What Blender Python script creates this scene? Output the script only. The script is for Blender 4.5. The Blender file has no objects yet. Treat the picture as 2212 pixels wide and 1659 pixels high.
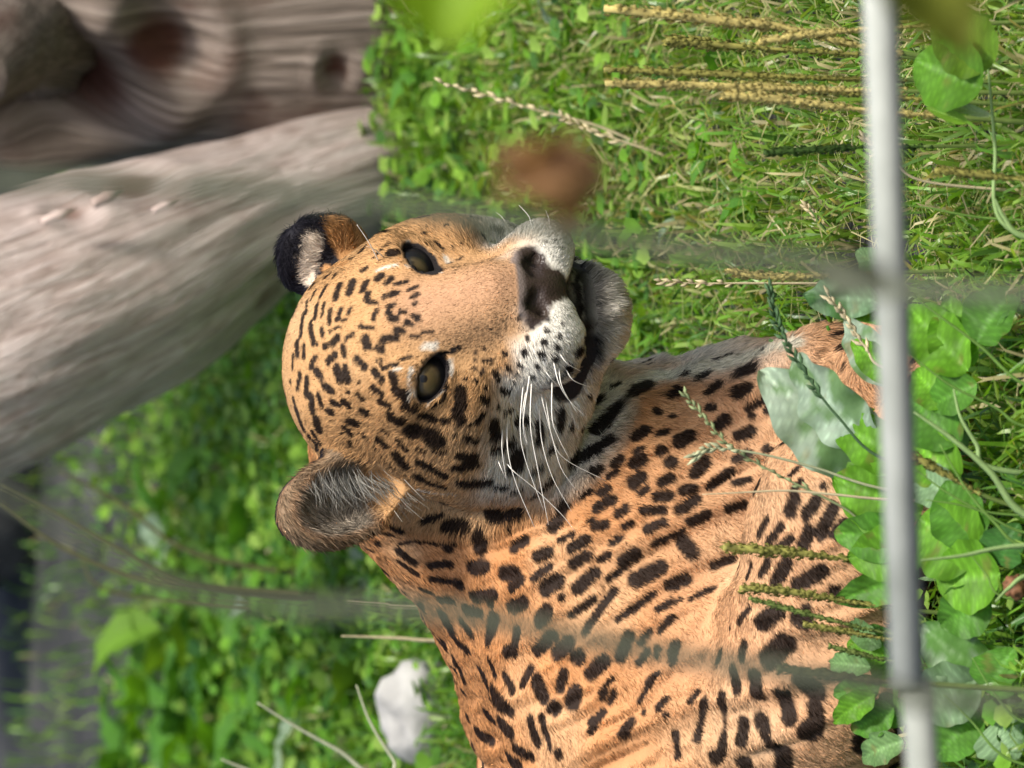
import bpy, bmesh, math, random
import numpy as np
from mathutils import Vector, Matrix
from mathutils.bvhtree import BVHTree

R = math.radians
random.seed(7)
rng = np.random.default_rng(7)
scene = bpy.context.scene
col = scene.collection

# ------------------------------------------------------------------ camera
# The photograph was taken with the phone on its side: the picture's right is
# the world's down.  W x H = measuring grid used for reading the photograph.
GW, GH = 2212.0, 1659.0
PITCH = R(12.0)
FOCUS = 5.0                      # metres to the jaguar's head
S = 0.00035                      # metres per grid unit at that distance
CENTRE = np.array((0.0, 0.0, 0.30))
cF = np.array((0.0, math.cos(PITCH), -math.sin(PITCH)))
cR = np.array((1.0, 0.0, 0.0))
cU = np.array((0.0, math.sin(PITCH), math.cos(PITCH)))
CAM = CENTRE - FOCUS * cF

def ray(X, Y):
    d = FOCUS * cF - cU * (X - GW / 2) * S + cR * (GH / 2 - Y) * S
    return d / np.linalg.norm(d)

def at(X, Y, y):
    """world point seen at grid (X, Y) whose world y (depth) is y"""
    d = ray(X, Y)
    return CAM + d * ((y - CAM[1]) / d[1])

def on_ground(X, Y, z=0.0):
    d = ray(X, Y)
    return CAM + d * ((z - CAM[2]) / d[2])

cam = bpy.data.cameras.new('camera')
cam_ob = bpy.data.objects.new('camera', cam)
col.objects.link(cam_ob)
m = Matrix.Identity(4)
for i in range(3):
    m[i][0] = -cU[i]; m[i][1] = cR[i]; m[i][2] = -cF[i]; m[i][3] = CAM[i]
cam_ob.matrix_world = m
cam.sensor_width = 36.0
cam.lens = 36.0 * FOCUS / (GW * S)
cam.clip_start = 0.05
cam.clip_end = 500.0
cam.dof.use_dof = True
cam.dof.focus_distance = FOCUS - 0.04
cam.dof.aperture_fstop = cam.lens / 18.0
scene.camera = cam_ob

# ------------------------------------------------------------------ light
SUN_EL, SUN_AZ = 57.0, 34.0      # elevation; azimuth to the right of the camera's back
world = bpy.data.worlds.new('World')
scene.world = world
world.use_nodes = True
wn = world.node_tree
sky = wn.nodes.new('ShaderNodeTexSky')
sky.sky_type = 'NISHITA'
sky.sun_disc = False
sky.sun_elevation = R(SUN_EL)
sky.air_density = 1.0
sky.dust_density = 4.0
sky.ozone_density = 1.0
# direction to the sun
sd = Vector((math.sin(R(SUN_AZ)) * math.cos(R(SUN_EL)), -math.cos(R(SUN_AZ)) * math.cos(R(SUN_EL)), math.sin(R(SUN_EL))))
sky.sun_rotation = math.atan2(sd.x, sd.y)
bgn = wn.nodes['Background']
bgn.inputs['Strength'].default_value = 0.12
wn.links.new(sky.outputs[0], bgn.inputs[0])
sun = bpy.data.lights.new('sun', 'SUN')
sun.energy = 3.3
sun.angle = R(9.0)
sun.color = (1.0, 0.95, 0.87)
sun_ob = bpy.data.objects.new('sun', sun)
sun_ob.rotation_euler = sd.to_track_quat('Z', 'Y').to_euler()
col.objects.link(sun_ob)
vs = scene.view_settings
vs.view_transform = 'Standard'
vs.look = 'None'
vs.exposure = 0.55
vs.gamma = 1.0
scene.render.engine = 'CYCLES'
scene.cycles.use_denoising = True
scene.cycles.max_bounces = 6
scene.cycles.transparent_max_bounces = 8

# ------------------------------------------------------------------ helpers
def tag(o, label=None, cat=None, group=None, kind=None):
    if label: o['label'] = label
    if cat: o['category'] = cat
    if group: o['group'] = group
    if kind: o['kind'] = kind
    return o

def empty(name, loc=(0, 0, 0), rz=0.0):
    o = bpy.data.objects.new(name, None)
    o.empty_display_size = 0.05
    o.location = loc
    o.rotation_euler = (0, 0, rz)
    col.objects.link(o)
    return o

def link(name, me, parent=None):
    o = bpy.data.objects.new(name, me)
    col.objects.link(o)
    if parent is not None:
        o.parent = parent
    return o

def mesh_np(name, verts, faces, mat=None, smooth=True):
    """faces: (n,3) or (n,4) int array or list of arrays of those"""
    me = bpy.data.meshes.new(name)
    verts = np.asarray(verts, np.float32)
    if not isinstance(faces, (list, tuple)):
        faces = [faces]
    faces = [np.asarray(f, np.int32) for f in faces if len(f)]
    me.vertices.add(len(verts))
    me.vertices.foreach_set('co', verts.ravel())
    nl = sum(f.size for f in faces); nf = sum(len(f) for f in faces)
    me.loops.add(nl)
    me.loops.foreach_set('vertex_index', np.concatenate([f.ravel() for f in faces]))
    me.polygons.add(nf)
    tot = np.concatenate([np.full(len(f), f.shape[1], np.int32) for f in faces])
    st = np.concatenate(([0], np.cumsum(tot)[:-1])).astype(np.int32)
    me.polygons.foreach_set('loop_start', st)
    me.update(calc_edges=True)
    me.validate()
    if smooth:
        me.shade_smooth()
    if mat is not None:
        me.materials.append(mat)
    return me

def set_color(me, name, cols, domain='POINT'):
    a = me.attributes.new(name, 'FLOAT_COLOR', domain)
    c = np.ones((len(cols), 4), np.float32)
    c[:, :3] = cols
    a.data.foreach_set('color', c.ravel())

def tube(path, radii, sides=8, cap=True, twist=0.0):
    """verts, quads (and cap tris) for a tube along path"""
    P = np.asarray(path, float)
    n = len(P)
    rad = np.broadcast_to(np.asarray(radii, float), (n,))
    T = np.gradient(P, axis=0)
    T /= np.linalg.norm(T, axis=1)[:, None] + 1e-12
    ref = np.array((0.0, 0.0, 1.0)) if abs(T[0][2]) < 0.9 else np.array((1.0, 0.0, 0.0))
    V = []
    for i in range(n):
        a = np.cross(T[i], ref); a /= np.linalg.norm(a) + 1e-12
        b = np.cross(T[i], a)
        ref = np.cross(a, T[i]) if False else ref
        ang = np.arange(sides) * 2 * math.pi / sides + twist * i
        V.append(P[i] + rad[i] * (np.cos(ang)[:, None] * a + np.sin(ang)[:, None] * b))
    V = np.concatenate(V)
    F = []
    for i in range(n - 1):
        for j in range(sides):
            k = (j + 1) % sides
            F.append((i * sides + j, i * sides + k, (i + 1) * sides + k, (i + 1) * sides + j))
    T3 = []
    if cap:
        V = np.vstack([V, P[0], P[-1]])
        c0, c1 = len(V) - 2, len(V) - 1
        for j in range(sides):
            k = (j + 1) % sides
            T3.append((c0, k, j))
            T3.append((c1, (n - 1) * sides + j, (n - 1) * sides + k))
    return V, np.array(F, np.int32), np.array(T3, np.int32).reshape(-1, 3)

class Parts:
    """collects vertex/face blocks into one mesh"""
    def __init__(self):
        self.v = []; self.q = []; self.t = []; self.c = []; self.n = 0
    def add(self, v, q=None, t=None, color=None):
        v = np.asarray(v, float).reshape(-1, 3)
        self.v.append(v)
        if q is not None and len(q): self.q.append(np.asarray(q) + self.n)
        if t is not None and len(t): self.t.append(np.asarray(t) + self.n)
        if color is not None:
            self.c.append(np.broadcast_to(np.asarray(color, float), (len(v), 3)))
        self.n += len(v)
    def tube(self, path, radii, sides=8, color=None, cap=True):
        v, q, t = tube(path, radii, sides, cap)
        self.add(v, q, t, color)
    def mesh(self, name, mat, smooth=True):
        fs = []
        if self.q: fs.append(np.concatenate(self.q))
        if self.t: fs.append(np.concatenate(self.t))
        me = mesh_np(name, np.concatenate(self.v), fs, mat, smooth)
        if self.c:
            set_color(me, 'col', np.concatenate(self.c))
        return me

def bez(pts, n):
    """Catmull-Rom through pts, n samples"""
    P = np.asarray(pts, float)
    P = np.vstack([2 * P[0] - P[1], P, 2 * P[-1] - P[-2]])
    out = []
    m_ = len(P) - 3
    for t in np.linspace(0, m_, n):
        i = min(int(t), m_ - 1); u = t - i
        a, b, c, d = P[i:i + 4]
        out.append(0.5 * ((2 * b) + (-a + c) * u + (2 * a - 5 * b + 4 * c - d) * u * u + (-a + 3 * b - 3 * c + d) * u ** 3))
    return np.array(out)

def vnoise(P, f, seed=0):
    """cheap smooth 3D value noise, about -1..1"""
    P = np.asarray(P, np.float64) * f + seed * 17.31
    i = np.floor(P).astype(np.int64); u = P - i
    u = u * u * (3 - 2 * u)
    def h(a, b, c):
        n = (a * 73856093) ^ (b * 19349663) ^ (c * 83492791) ^ (seed * 2654435)
        n = (n ^ (n >> 13)) * 1274126177
        return ((n & 0xffff) / 32767.5) - 1.0
    r = 0
    for dx in (0, 1):
        for dy in (0, 1):
            for dz in (0, 1):
                w = (u[:, 0] if dx else 1 - u[:, 0]) * (u[:, 1] if dy else 1 - u[:, 1]) * (u[:, 2] if dz else 1 - u[:, 2])
                r = r + w * h(i[:, 0] + dx, i[:, 1] + dy, i[:, 2] + dz)
    return r

def sstep(a, b, x):
    t = np.clip((x - a) / (b - a), 0, 1)
    return t * t * (3 - 2 * t)

# ------------------------------------------------------------------ materials
def new_mat(name):
    mt = bpy.data.materials.new(name)
    mt.use_nodes = True
    nt = mt.node_tree
    return mt, nt, nt.nodes, nt.links, nt.nodes['Principled BSDF']

def ramp(nodes, stops):
    r = nodes.new('ShaderNodeValToRGB')
    e = r.color_ramp.elements
    while len(e) < len(stops): e.new(0.5)
    for k, (p, c) in enumerate(stops):
        e[k].position = p
        e[k].color = (*c, 1.0)
    return r

def plant_mat(name, rough=0.45, transl=0.35, spec=0.4, gain=1.0, vein=False):
    """leaf material: per-vertex colour, mottling, light passing through"""
    mt, nt, N, L, b = new_mat(name)
    a = N.new('ShaderNodeAttribute'); a.attribute_name = 'col'
    no = N.new('ShaderNodeTexNoise'); no.inputs['Scale'].default_value = 90.0
    no.inputs['Detail'].default_value = 3.0
    tc = N.new('ShaderNodeTexCoord'); L.new(tc.outputs['Object'], no.inputs['Vector'])
    mp = N.new('ShaderNodeMapRange')
    mp.inputs['To Min'].default_value = 0.65 * gain; mp.inputs['To Max'].default_value = 1.35 * gain
    L.new(no.outputs['Fac'], mp.inputs['Value'])
    mul = N.new('ShaderNodeVectorMath'); mul.operation = 'SCALE'
    L.new(a.outputs['Color'], mul.inputs[0]); L.new(mp.outputs[0], mul.inputs['Scale'])
    L.new(mul.outputs[0], b.inputs['Base Color'])
    b.inputs['Roughness'].default_value = rough
    b.inputs['Specular IOR Level'].default_value = spec
    bp = N.new('ShaderNodeBump'); bp.inputs['Strength'].default_value = 0.35
    bp.inputs['Distance'].default_value = 0.002
    L.new(no.outputs['Fac'], bp.inputs['Height']); L.new(bp.outputs[0], b.inputs['Normal'])
    tr = N.new('ShaderNodeBsdfTranslucent')
    hs = N.new('ShaderNodeVectorMath'); hs.operation = 'MULTIPLY'
    hs.inputs[1].default_value = (1.15, 1.1, 0.45)
    L.new(mul.outputs[0], hs.inputs[0]); L.new(hs.outputs[0], tr.inputs['Color'])
    mx = N.new('ShaderNodeMixShader'); mx.inputs[0].default_value = transl
    L.new(b.outputs[0], mx.inputs[1]); L.new(tr.outputs[0], mx.inputs[2])
    L.new(mx.outputs[0], N['Material Output'].inputs['Surface'])
    return mt
# ================================================================== GROUND
n = 90
gx = np.sign(np.linspace(-1, 1, n)) * np.abs(np.linspace(-1, 1, n)) ** 2.6 * 90
G = np.stack(np.meshgrid(gx, gx + 1.0, indexing='ij'), -1).reshape(-1, 2)
gz = (vnoise(np.c_[G, np.zeros(len(G))], 1.6, 3) * 0.012 - 0.006) * sstep(1.0, 2.5, np.hypot(G[:, 0], G[:, 1] - 0.2))
i, j = np.meshgrid(np.arange(n - 1), np.arange(n - 1), indexing='ij')
k = (i * n + j).ravel()
mt, nt, N, L_, b = new_mat('soil')
tc = N.new('ShaderNodeTexCoord')
no = N.new('ShaderNodeTexNoise'); no.inputs['Scale'].default_value = 5.0; no.inputs['Detail'].default_value = 8.0
L_.new(tc.outputs['Object'], no.inputs['Vector'])
r1 = ramp(N, [(0.30, (0.016, 0.018, 0.019)), (0.5, (0.036, 0.038, 0.040)), (0.68, (0.075, 0.074, 0.072))])
L_.new(no.outputs['Fac'], r1.inputs[0])
no2 = N.new('ShaderNodeTexNoise'); no2.inputs['Scale'].default_value = 60.0; no2.inputs['Detail'].default_value = 5.0
L_.new(tc.outputs['Object'], no2.inputs['Vector'])
mxc = N.new('ShaderNodeMix'); mxc.data_type = 'RGBA'; mxc.blend_type = 'MULTIPLY'; mxc.inputs['Factor'].default_value = 0.6
L_.new(r1.outputs[0], mxc.inputs['A']); L_.new(no2.outputs['Fac'], mxc.inputs['B'])
L_.new(mxc.outputs['Result'], b.inputs['Base Color'])
b.inputs['Roughness'].default_value = 0.95
bp = N.new('ShaderNodeBump'); bp.inputs['Distance'].default_value = 0.02; bp.inputs['Strength'].default_value = 0.8
L_.new(no2.outputs['Fac'], bp.inputs['Height']); L_.new(bp.outputs[0], b.inputs['Normal'])
ground = link('ground', mesh_np('ground', np.c_[G, gz], np.stack([k, k + n, k + n + 1, k + 1], 1), mt))
tag(ground, kind='structure')

# ================================================================== DEAD WOOD
def bark_mat(name, stops, red, scale):
    mt, nt, N, L_, b = new_mat(name)
    uv = N.new('ShaderNodeAttribute'); uv.attribute_name = 'grain'
    no = N.new('ShaderNodeTexNoise'); no.inputs['Scale'].default_value = scale; no.inputs['Detail'].default_value = 7.0
    no.inputs['Roughness'].default_value = 0.62; no.inputs['Distortion'].default_value = 0.5
    L_.new(uv.outputs['Vector'], no.inputs['Vector'])
    r1 = ramp(N, stops); L_.new(no.outputs['Fac'], r1.inputs[0])
    tc = N.new('ShaderNodeTexCoord')
    n2 = N.new('ShaderNodeTexNoise'); n2.inputs['Scale'].default_value = 9.0; n2.inputs['Detail'].default_value = 4.0
    L_.new(tc.outputs['Object'], n2.inputs['Vector'])
    r2 = ramp(N, [(0.56, (0, 0, 0)), (0.68, (1, 1, 1))]); L_.new(n2.outputs['Fac'], r2.inputs[0])
    at_ = N.new('ShaderNodeAttribute'); at_.attribute_name = 'raw'
    mxm = N.new('ShaderNodeMath'); mxm.operation = 'MAXIMUM'
    sc = N.new('ShaderNodeMath'); sc.operation = 'MULTIPLY'; sc.inputs[1].default_value = 0.55
    L_.new(r2.outputs[0], sc.inputs[0]); L_.new(sc.outputs[0], mxm.inputs[0]); L_.new(at_.outputs['Fac'], mxm.inputs[1])
    mx = N.new('ShaderNodeMix'); mx.data_type = 'RGBA'
    mx.inputs['B'].default_value = (*red, 1)
    L_.new(mxm.outputs[0], mx.inputs['Factor']); L_.new(r1.outputs[0], mx.inputs['A'])
    L_.new(mx.outputs['Result'], b.inputs['Base Color'])
    b.inputs['Roughness'].default_value = 0.85
    b.inputs['Specular IOR Level'].default_value = 0.25
    bp = N.new('ShaderNodeBump'); bp.inputs['Distance'].default_value = 0.012; bp.inputs['Strength'].default_value = 0.9
    L_.new(no.outputs['Fac'], bp.inputs['Height']); L_.new(bp.outputs[0], b.inputs['Normal'])
    return mt

def wood(name, path, radii, mat, sides=72, rings=110, seed=0, dents=(), knobs=()):
    P = bez(path, rings); rr = np.interp(np.linspace(0, 1, rings), np.linspace(0, 1, len(radii)), radii)
    V, Q, T3 = tube(P, rr, sides)
    ax = np.concatenate([np.repeat(P, sides, 0), P[:1], P[-1:]])
    rad = V - ax
    ln = np.linalg.norm(rad, axis=1); dirn = rad / (ln[:, None] + 1e-9)
    t = np.concatenate([np.repeat(np.linspace(0, 1, rings), sides), [0, 1]])
    Lg = np.linalg.norm(np.diff(P, axis=0), axis=1).sum()
    axis = P[-1] - P[0]; axis /= np.linalg.norm(axis)
    lng = (V @ axis)
    st = np.c_[dirn * 3.2, lng * 1.1][:, :3] * 1.0
    st[:, 2] += lng * 2.2
    d = vnoise(V * 1.0, 6, seed + 1) * 0.013 + vnoise(st, 2.2, seed + 2) * 0.004 + vnoise(np.c_[dirn[:, 0] * 6, dirn[:, 1] * 6, lng * 3.0 + dirn[:, 2] * 6], 1.6, seed + 3) * 0.004
    raw = np.zeros(len(V))
    for p, r, dep in dents:
        g = np.exp(-(np.linalg.norm(V - p, axis=1) / r) ** 2)
        d -= dep * g
        d += dep * 0.35 * np.exp(-((np.linalg.norm(V - p, axis=1) - r * 1.35) / (r * 0.4)) ** 2)
        raw = np.maximum(raw, sstep(0.45, 0.75, g))
    V = V + dirn * (d * (ln > 1e-6))[:, None]
    me = mesh_np(name, V, [Q, T3], mat)
    a = me.attributes.new('grain', 'FLOAT_VECTOR', 'POINT')
    g = np.c_[dirn[:, 0] * 5.0 + vnoise(V, 5, seed) * 0.5, dirn[:, 1] * 5.0, lng * 0.9 + dirn[:, 2] * 4.0]
    a.data.foreach_set('vector', g.astype(np.float32).ravel())
    a = me.attributes.new('raw', 'FLOAT', 'POINT'); a.data.foreach_set('value', raw.astype(np.float32))
    return me

M_trunk = bark_mat('weathered_bark', [(0.28, (0.055, 0.042, 0.034)), (0.47, (0.19, 0.150, 0.122)), (0.68, (0.38, 0.315, 0.27))], (0.085, 0.035, 0.022), 5.5)
M_log = bark_mat('pale_bare_wood', [(0.28, (0.28, 0.19, 0.155)), (0.45, (0.55, 0.435, 0.385)), (0.64, (0.78, 0.67, 0.62))], (0.22, 0.115, 0.085), 6.0)
YT = 2.05
tx, ty = at(500, -95, YT)[0], YT + 0.12
tr = empty('dead_tree_trunk', (tx, ty, 0))
tag(tr, 'upright grey dead tree trunk with knot holes rising behind the pale log', 'tree trunk')
kn = [(at(340, 120, YT - 0.10), 0.055, 0.045), (at(70, 210, YT - 0.08), 0.085, 0.09), (at(190, 255, YT - 0.06), 0.07, 0.06), (at(725, 150, YT - 0.1), 0.02, 0.02)]
me = wood('bark', [(tx + 0.02, ty, -0.05), (tx, ty, 0.3), (tx - 0.01, ty, 0.8), (tx + 0.05, ty + 0.05, 1.7)], [0.27, 0.225, 0.215, 0.20], M_trunk, 110, 170, 3, kn)
tr_b = link('bark', me, tr); tr_b.matrix_parent_inverse = Matrix.Translation(-tr.location)
# stub of a broken branch on the trunk
sb = at(60, 60, YT - 0.1)
me = wood('branch_stub', [sb + (0, 0.1, -0.02), sb + (-0.02, -0.02, 0.02), sb + (-0.06, -0.09, 0.07)], [0.07, 0.055, 0.035], M_trunk, 28, 24, 9)
o = link('branch_stub', me, tr); o.matrix_parent_inverse = Matrix.Translation(-tr.location)
# pale log leaning across
pb = [at(830, 365, 1.98), at(560, 455, 1.92), at(250, 610, 1.86), at(-60, 740, 1.82), at(-420, 880, 1.80)]
pb[0][2] = min(pb[0][2], 0.05)
lg = empty('leaning_log', (pb[0][0], pb[0][1], 0))
tag(lg, 'thick pale barkless log leaning up beside the grey trunk, darker underneath', 'log')
me = wood('log_body', pb, [0.060, 0.078, 0.118, 0.142, 0.150], M_log, 96, 150, 21, [(at(280, 340, 1.80), 0.05, 0.012), (at(160, 420, 1.75), 0.03, 0.01)])
o = link('log_body', me, lg); o.matrix_parent_inverse = Matrix.Translation(-lg.location)
# loose splinters and flakes of bark standing off the log
for X, Y, dx, dy, w in ((200, 440, 70, -34, 11), (90, 480, 80, -30, 8), (330, 455, 60, -26, 6)):
    a = at(X, Y, 1.70); c2 = at(X + dx, Y + dy, 1.705)
    sd_ = np.cross(c2 - a, (0, 1, 0)); sd_ /= np.linalg.norm(sd_)
    # set on the log's face
    hitp = None
    wv = sd_ * w * 0.0005
    up = np.array((0, -0.012, 0.004))
    v = [a - wv, a + wv, (a + c2) / 2 + wv * 1.2 + up, (a + c2) / 2 - wv * 1.1 + up, c2 + up * 0.6, a - wv + (0, 0.006, 0), a + wv + (0, 0.006, 0), (a + c2) / 2 + wv, (a + c2) / 2 - wv, c2]
    f4 = [(0, 1, 2, 3), (5, 8, 7, 6), (0, 3, 8, 5), (1, 6, 7, 2)]; f3 = [(3, 2, 4), (8, 9, 7), (3, 4, 9), (3, 9, 8), (2, 7, 9), (2, 9, 4)]
    me = mesh_np('splinter', np.array(v), [np.array(f4), np.array(f3)], M_log, False)
    o = link('splinter', me, lg); o.matrix_parent_inverse = Matrix.Translation(-lg.location)

# ================================================================== STONES
def stone_mesh(name, r, mat, seed, sub=3):
    bm = bmesh.new(); bmesh.ops.create_icosphere(bm, subdivisions=sub, radius=1.0)
    v = np.array([x.co[:] for x in bm.verts]); f = np.array([[q.index for q in fc.verts] for fc in bm.faces]); bm.free()
    v = v * (1 + 0.24 * vnoise(v, 1.3, seed) + 0.16 * vnoise(v, 3.1, seed + 1) + 0.07 * vnoise(v, 8, seed + 2))[:, None]
    return mesh_np(name, v * np.asarray(r), f, mat)
def stone_mat(name, c0, c1):
    mt, nt, N, L_, b = new_mat(name)
    tc = N.new('ShaderNodeTexCoord'); no = N.new('ShaderNodeTexNoise'); no.inputs['Scale'].default_value = 22.0; no.inputs['Detail'].default_value = 6.0
    L_.new(tc.outputs['Object'], no.inputs['Vector']); r1 = ramp(N, [(0.3, c0), (0.7, c1)]); L_.new(no.outputs['Fac'], r1.inputs[0])
    L_.new(r1.outputs[0], b.inputs['Base Color']); b.inputs['Roughness'].default_value = 0.9
    bp = N.new('ShaderNodeBump'); bp.inputs['Distance'].default_value = 0.01; L_.new(no.outputs['Fac'], bp.inputs['Height']); L_.new(bp.outputs[0], b.inputs['Normal'])
    return mt
M_white = stone_mat('white_stone', (0.22, 0.22, 0.21), (0.45, 0.445, 0.42))
M_grey = stone_mat('grey_stone', (0.05, 0.05, 0.053), (0.14, 0.135, 0.135))
M_dark = stone_mat('dark_stone_and_shade', (0.02, 0.022, 0.022), (0.06, 0.062, 0.06))
p = on_ground(985, 1528)
o = link('white_stone', stone_mesh('white_stone', (0.054, 0.044, 0.050), M_white, 11)); o.location = (p[0], p[1], 0.032)
tag(o, 'rounded white stone sitting in the weeds behind the jaguar', 'stone')
o = link('shade_mass', stone_mesh('shade_mass', (0.75, 0.45, 0.62), M_dark, 31, 4)); o.location = (0.42, 5.0, 0.22)  # added dark mass, stands in for the shade between trunk and log
tag(o, 'large dark mass added in place of the shade behind the trunk and log', 'shade_mass')
for q, (X, Y, r) in enumerate([(215, 1090, 0.055)]):
    g = on_ground(X, Y)
    o = link('stone', stone_mesh('stone', (r * 1.3, r, r * 0.4), M_dark, 40 + q, 2)); o.location = (g[0], g[1], r * 0.05)
    tag(o, 'small dark stone half sunk in the bare soil beyond the weeds', 'stone')
# ================================================================== JAGUAR
# Solid modelled as a smooth blend of ellipsoids and round cones, one closed skin.
YAW, NOD, ROLL = R(23.0), R(9.0), R(1.5)
hF = np.array((math.sin(YAW) * math.cos(NOD), -math.cos(YAW) * math.cos(NOD), -math.sin(NOD)))
hX = np.array((math.cos(YAW), math.sin(YAW), 0.0))
hZ = np.array((math.sin(YAW) * math.sin(NOD), -math.cos(YAW) * math.sin(NOD), math.cos(NOD)))
hX, hZ = hX * math.cos(ROLL) + hZ * math.sin(ROLL), hZ * math.cos(ROLL) - hX * math.sin(ROLL)
HB = np.stack([hX, hF, hZ])              # rows: lateral, forward, up
H0 = at(914, 690, -0.07)                 # midway between the eyes

def hw(p):                               # head-local -> world
    return H0 + np.asarray(p, float) @ HB

def to_head(P):
    return (P - H0) @ HB.T

def basis(axis, up):
    a = np.asarray(axis, float); a = a / np.linalg.norm(a)
    u = np.asarray(up, float); u = u - a * (u @ a); u = u / np.linalg.norm(u)
    return np.stack([np.cross(u, a), a, u])   # rows: side, axis, up

PRIMS = []   # (kind, data, k, op)
def ell(c, r, k=0.03, B=None, op='+'):
    PRIMS.append(('e', (np.asarray(c, float), np.asarray(r, float), np.eye(3) if B is None else B), k, op))
def cone(a, b, ra, rb, k=0.03, op='+'):
    PRIMS.append(('c', (np.asarray(a, float), np.asarray(b, float), ra, rb), k, op))
def hell(c, r, k=0.02, op='+', B=None):
    ell(hw(c), r, k, HB if B is None else B, op)
def hcone(a, b, ra, rb, k=0.02, op='+'):
    cone(hw(a), hw(b), ra, rb, k, op)

# --- body ---------------------------------------------------------------
cone(at(985, 930, 0.09), at(1350, 1120, 0.08), 0.084, 0.104, 0.03)          # neck
cone(at(930, 960, 0.10), at(1340, 1330, 0.19), 0.082, 0.130, 0.07)          # nape to withers
ell(at(1470, 1105, 0.07), (0.098, 0.13, 0.15), 0.06)                        # chest
ell(at(1650, 985, 0.045), (0.080, 0.10, 0.09), 0.035)                         # breast point
cone(at(1600, 1420, 0.20), at(1600, 2500, 0.42), 0.198, 0.20, 0.08)         # trunk
ell(at(1535, 1500, 0.03), (0.155, 0.105, 0.165), 0.08)                      # right shoulder
cone(at(1560, 1560, 0.0), at(1760, 1480, -0.07), 0.115, 0.088, 0.035)        # right upper arm
cone(at(1775, 1450, -0.10), at(1830, 1110, -0.165), 0.084, 0.062, 0.015)    # right forearm
cone(at(1830, 1110, -0.165), at(1935, 1030, -0.215), 0.060, 0.042, 0.02)
pw = at(1965, 985, -0.235); pw[2] = 0.038
ell(pw, (0.062, 0.048, 0.036), 0.02)                                        # right paw
for dx in (-0.024, 0.0, 0.024):
    ell(pw + np.array((0.048, dx, -0.006)), (0.026, 0.013, 0.020), 0.008)
cone(at(1640, 930, 0.03), at(1800, 870, -0.03), 0.060, 0.050, 0.03)         # left forearm
cone(at(1800, 870, -0.03), at(1935, 890, -0.07), 0.050, 0.036, 0.02)
pl = at(1950, 880, -0.09); pl[2] = 0.036
ell(pl, (0.056, 0.046, 0.034), 0.02)
for dx in (-0.022, 0.0, 0.022):
    ell(pl + np.array((0.042, dx, -0.006)), (0.026, 0.013, 0.019), 0.008)
# hindquarters, thigh, hind foot, tail (outside the picture, to the left)
ell(at(1560, 2560, 0.40), (0.22, 0.20, 0.215), 0.08)
cone(at(1640, 2480, 0.22), at(1800, 2150, 0.10), 0.14, 0.075, 0.05)
cone(at(1860, 2200, 0.09), at(1890, 1960, 0.02), 0.050, 0.042, 0.03)
tb = at(1560, 2560, 0.40)
tail = bez([tb + (-0.18, 0.05, 0.02), tb + (-0.32, 0.02, -0.16), (tb[0] - 0.36, tb[1] - 0.25, 0.045), (tb[0] - 0.10, tb[1] - 0.50, 0.04)], 7)
for i in range(6):
    cone(tail[i], tail[i + 1], 0.042 - 0.003 * i, 0.039 - 0.003 * i, 0.02)
NBODY = len(PRIMS)
# --- head (lateral, forward, up from the point between the eyes) ----------
hell((0, -0.088, -0.004), (0.088, 0.090, 0.080), 0.03)            # cranium
hell((0, -0.034, 0.014), (0.058, 0.036, 0.044), 0.03)            # forehead
for s in (-1, 1):
    hell((s * 0.062, -0.050, -0.030), (0.038, 0.052, 0.045), 0.03)   # cheekbone
    hell((s * 0.066, -0.080, -0.068), (0.044, 0.055, 0.050), 0.035)  # jowl
    hcone((s * 0.018, 0.010, -0.118), (s * 0.060, -0.070, -0.098), 0.026, 0.040, 0.03)  # jaw
    hell((s * 0.043, -0.014, 0.017), (0.030, 0.022, 0.014), 0.018)   # brow
    hell((s * 0.050, -0.006, -0.034), (0.026, 0.024, 0.018), 0.025)  # under the eye
hcone((0, -0.004, 0.004), (0, 0.046, -0.043), 0.031, 0.0285, 0.028)  # bridge of the nose
hell((0, 0.012, -0.074), (0.056, 0.048, 0.041), 0.022)           # muzzle
for s in (-1, 1):
    hell((s * 0.0265, 0.040, -0.0805), (0.0345, 0.036, 0.0300), 0.012)  # whisker pad
hell((0, 0.021, -0.1275), (0.034, 0.031, 0.0225), 0.012)           # chin
hell((0, 0.056, -0.057), (0.0295, 0.019, 0.016), 0.008)          # nose leather
hell((0, 0.060, -0.070), (0.014, 0.016, 0.017), 0.006)
for s in (-1, 1):                                                # nostril wings
    hell((s * 0.0205, 0.060, -0.059), (0.0105, 0.012, 0.011), 0.005)
EYE = {}
for s in (-1, 1):
    c = np.array((-0.0445 if s < 0 else 0.0405, -0.0085, 0.002))
    EYE[s] = c
    hell(c, (0.0235, 0.0235, 0.0225), 0.014)                     # lids over the ball
# ears: shells with the opening scooped out
def ear(c, axis, up, L, W, D):
    B = basis(np.asarray(axis, float) @ HB, np.asarray(up, float) @ HB)
    cw = hw(c)
    ell(cw, (W, D, L), 0.016, B)
    return cw, B, (L, W, D)
EARS = []
EARS.append(ear((-0.100, -0.112, 0.036), (-0.36, 0.86, 0.05), (-0.34, -0.12, 0.92), 0.050, 0.033, 0.020))
EARS.append(ear((0.098, -0.112, 0.030), (0.62, -0.72, 0.10), (0.32, -0.20, 0.93), 0.037, 0.032, 0.020))
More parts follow.
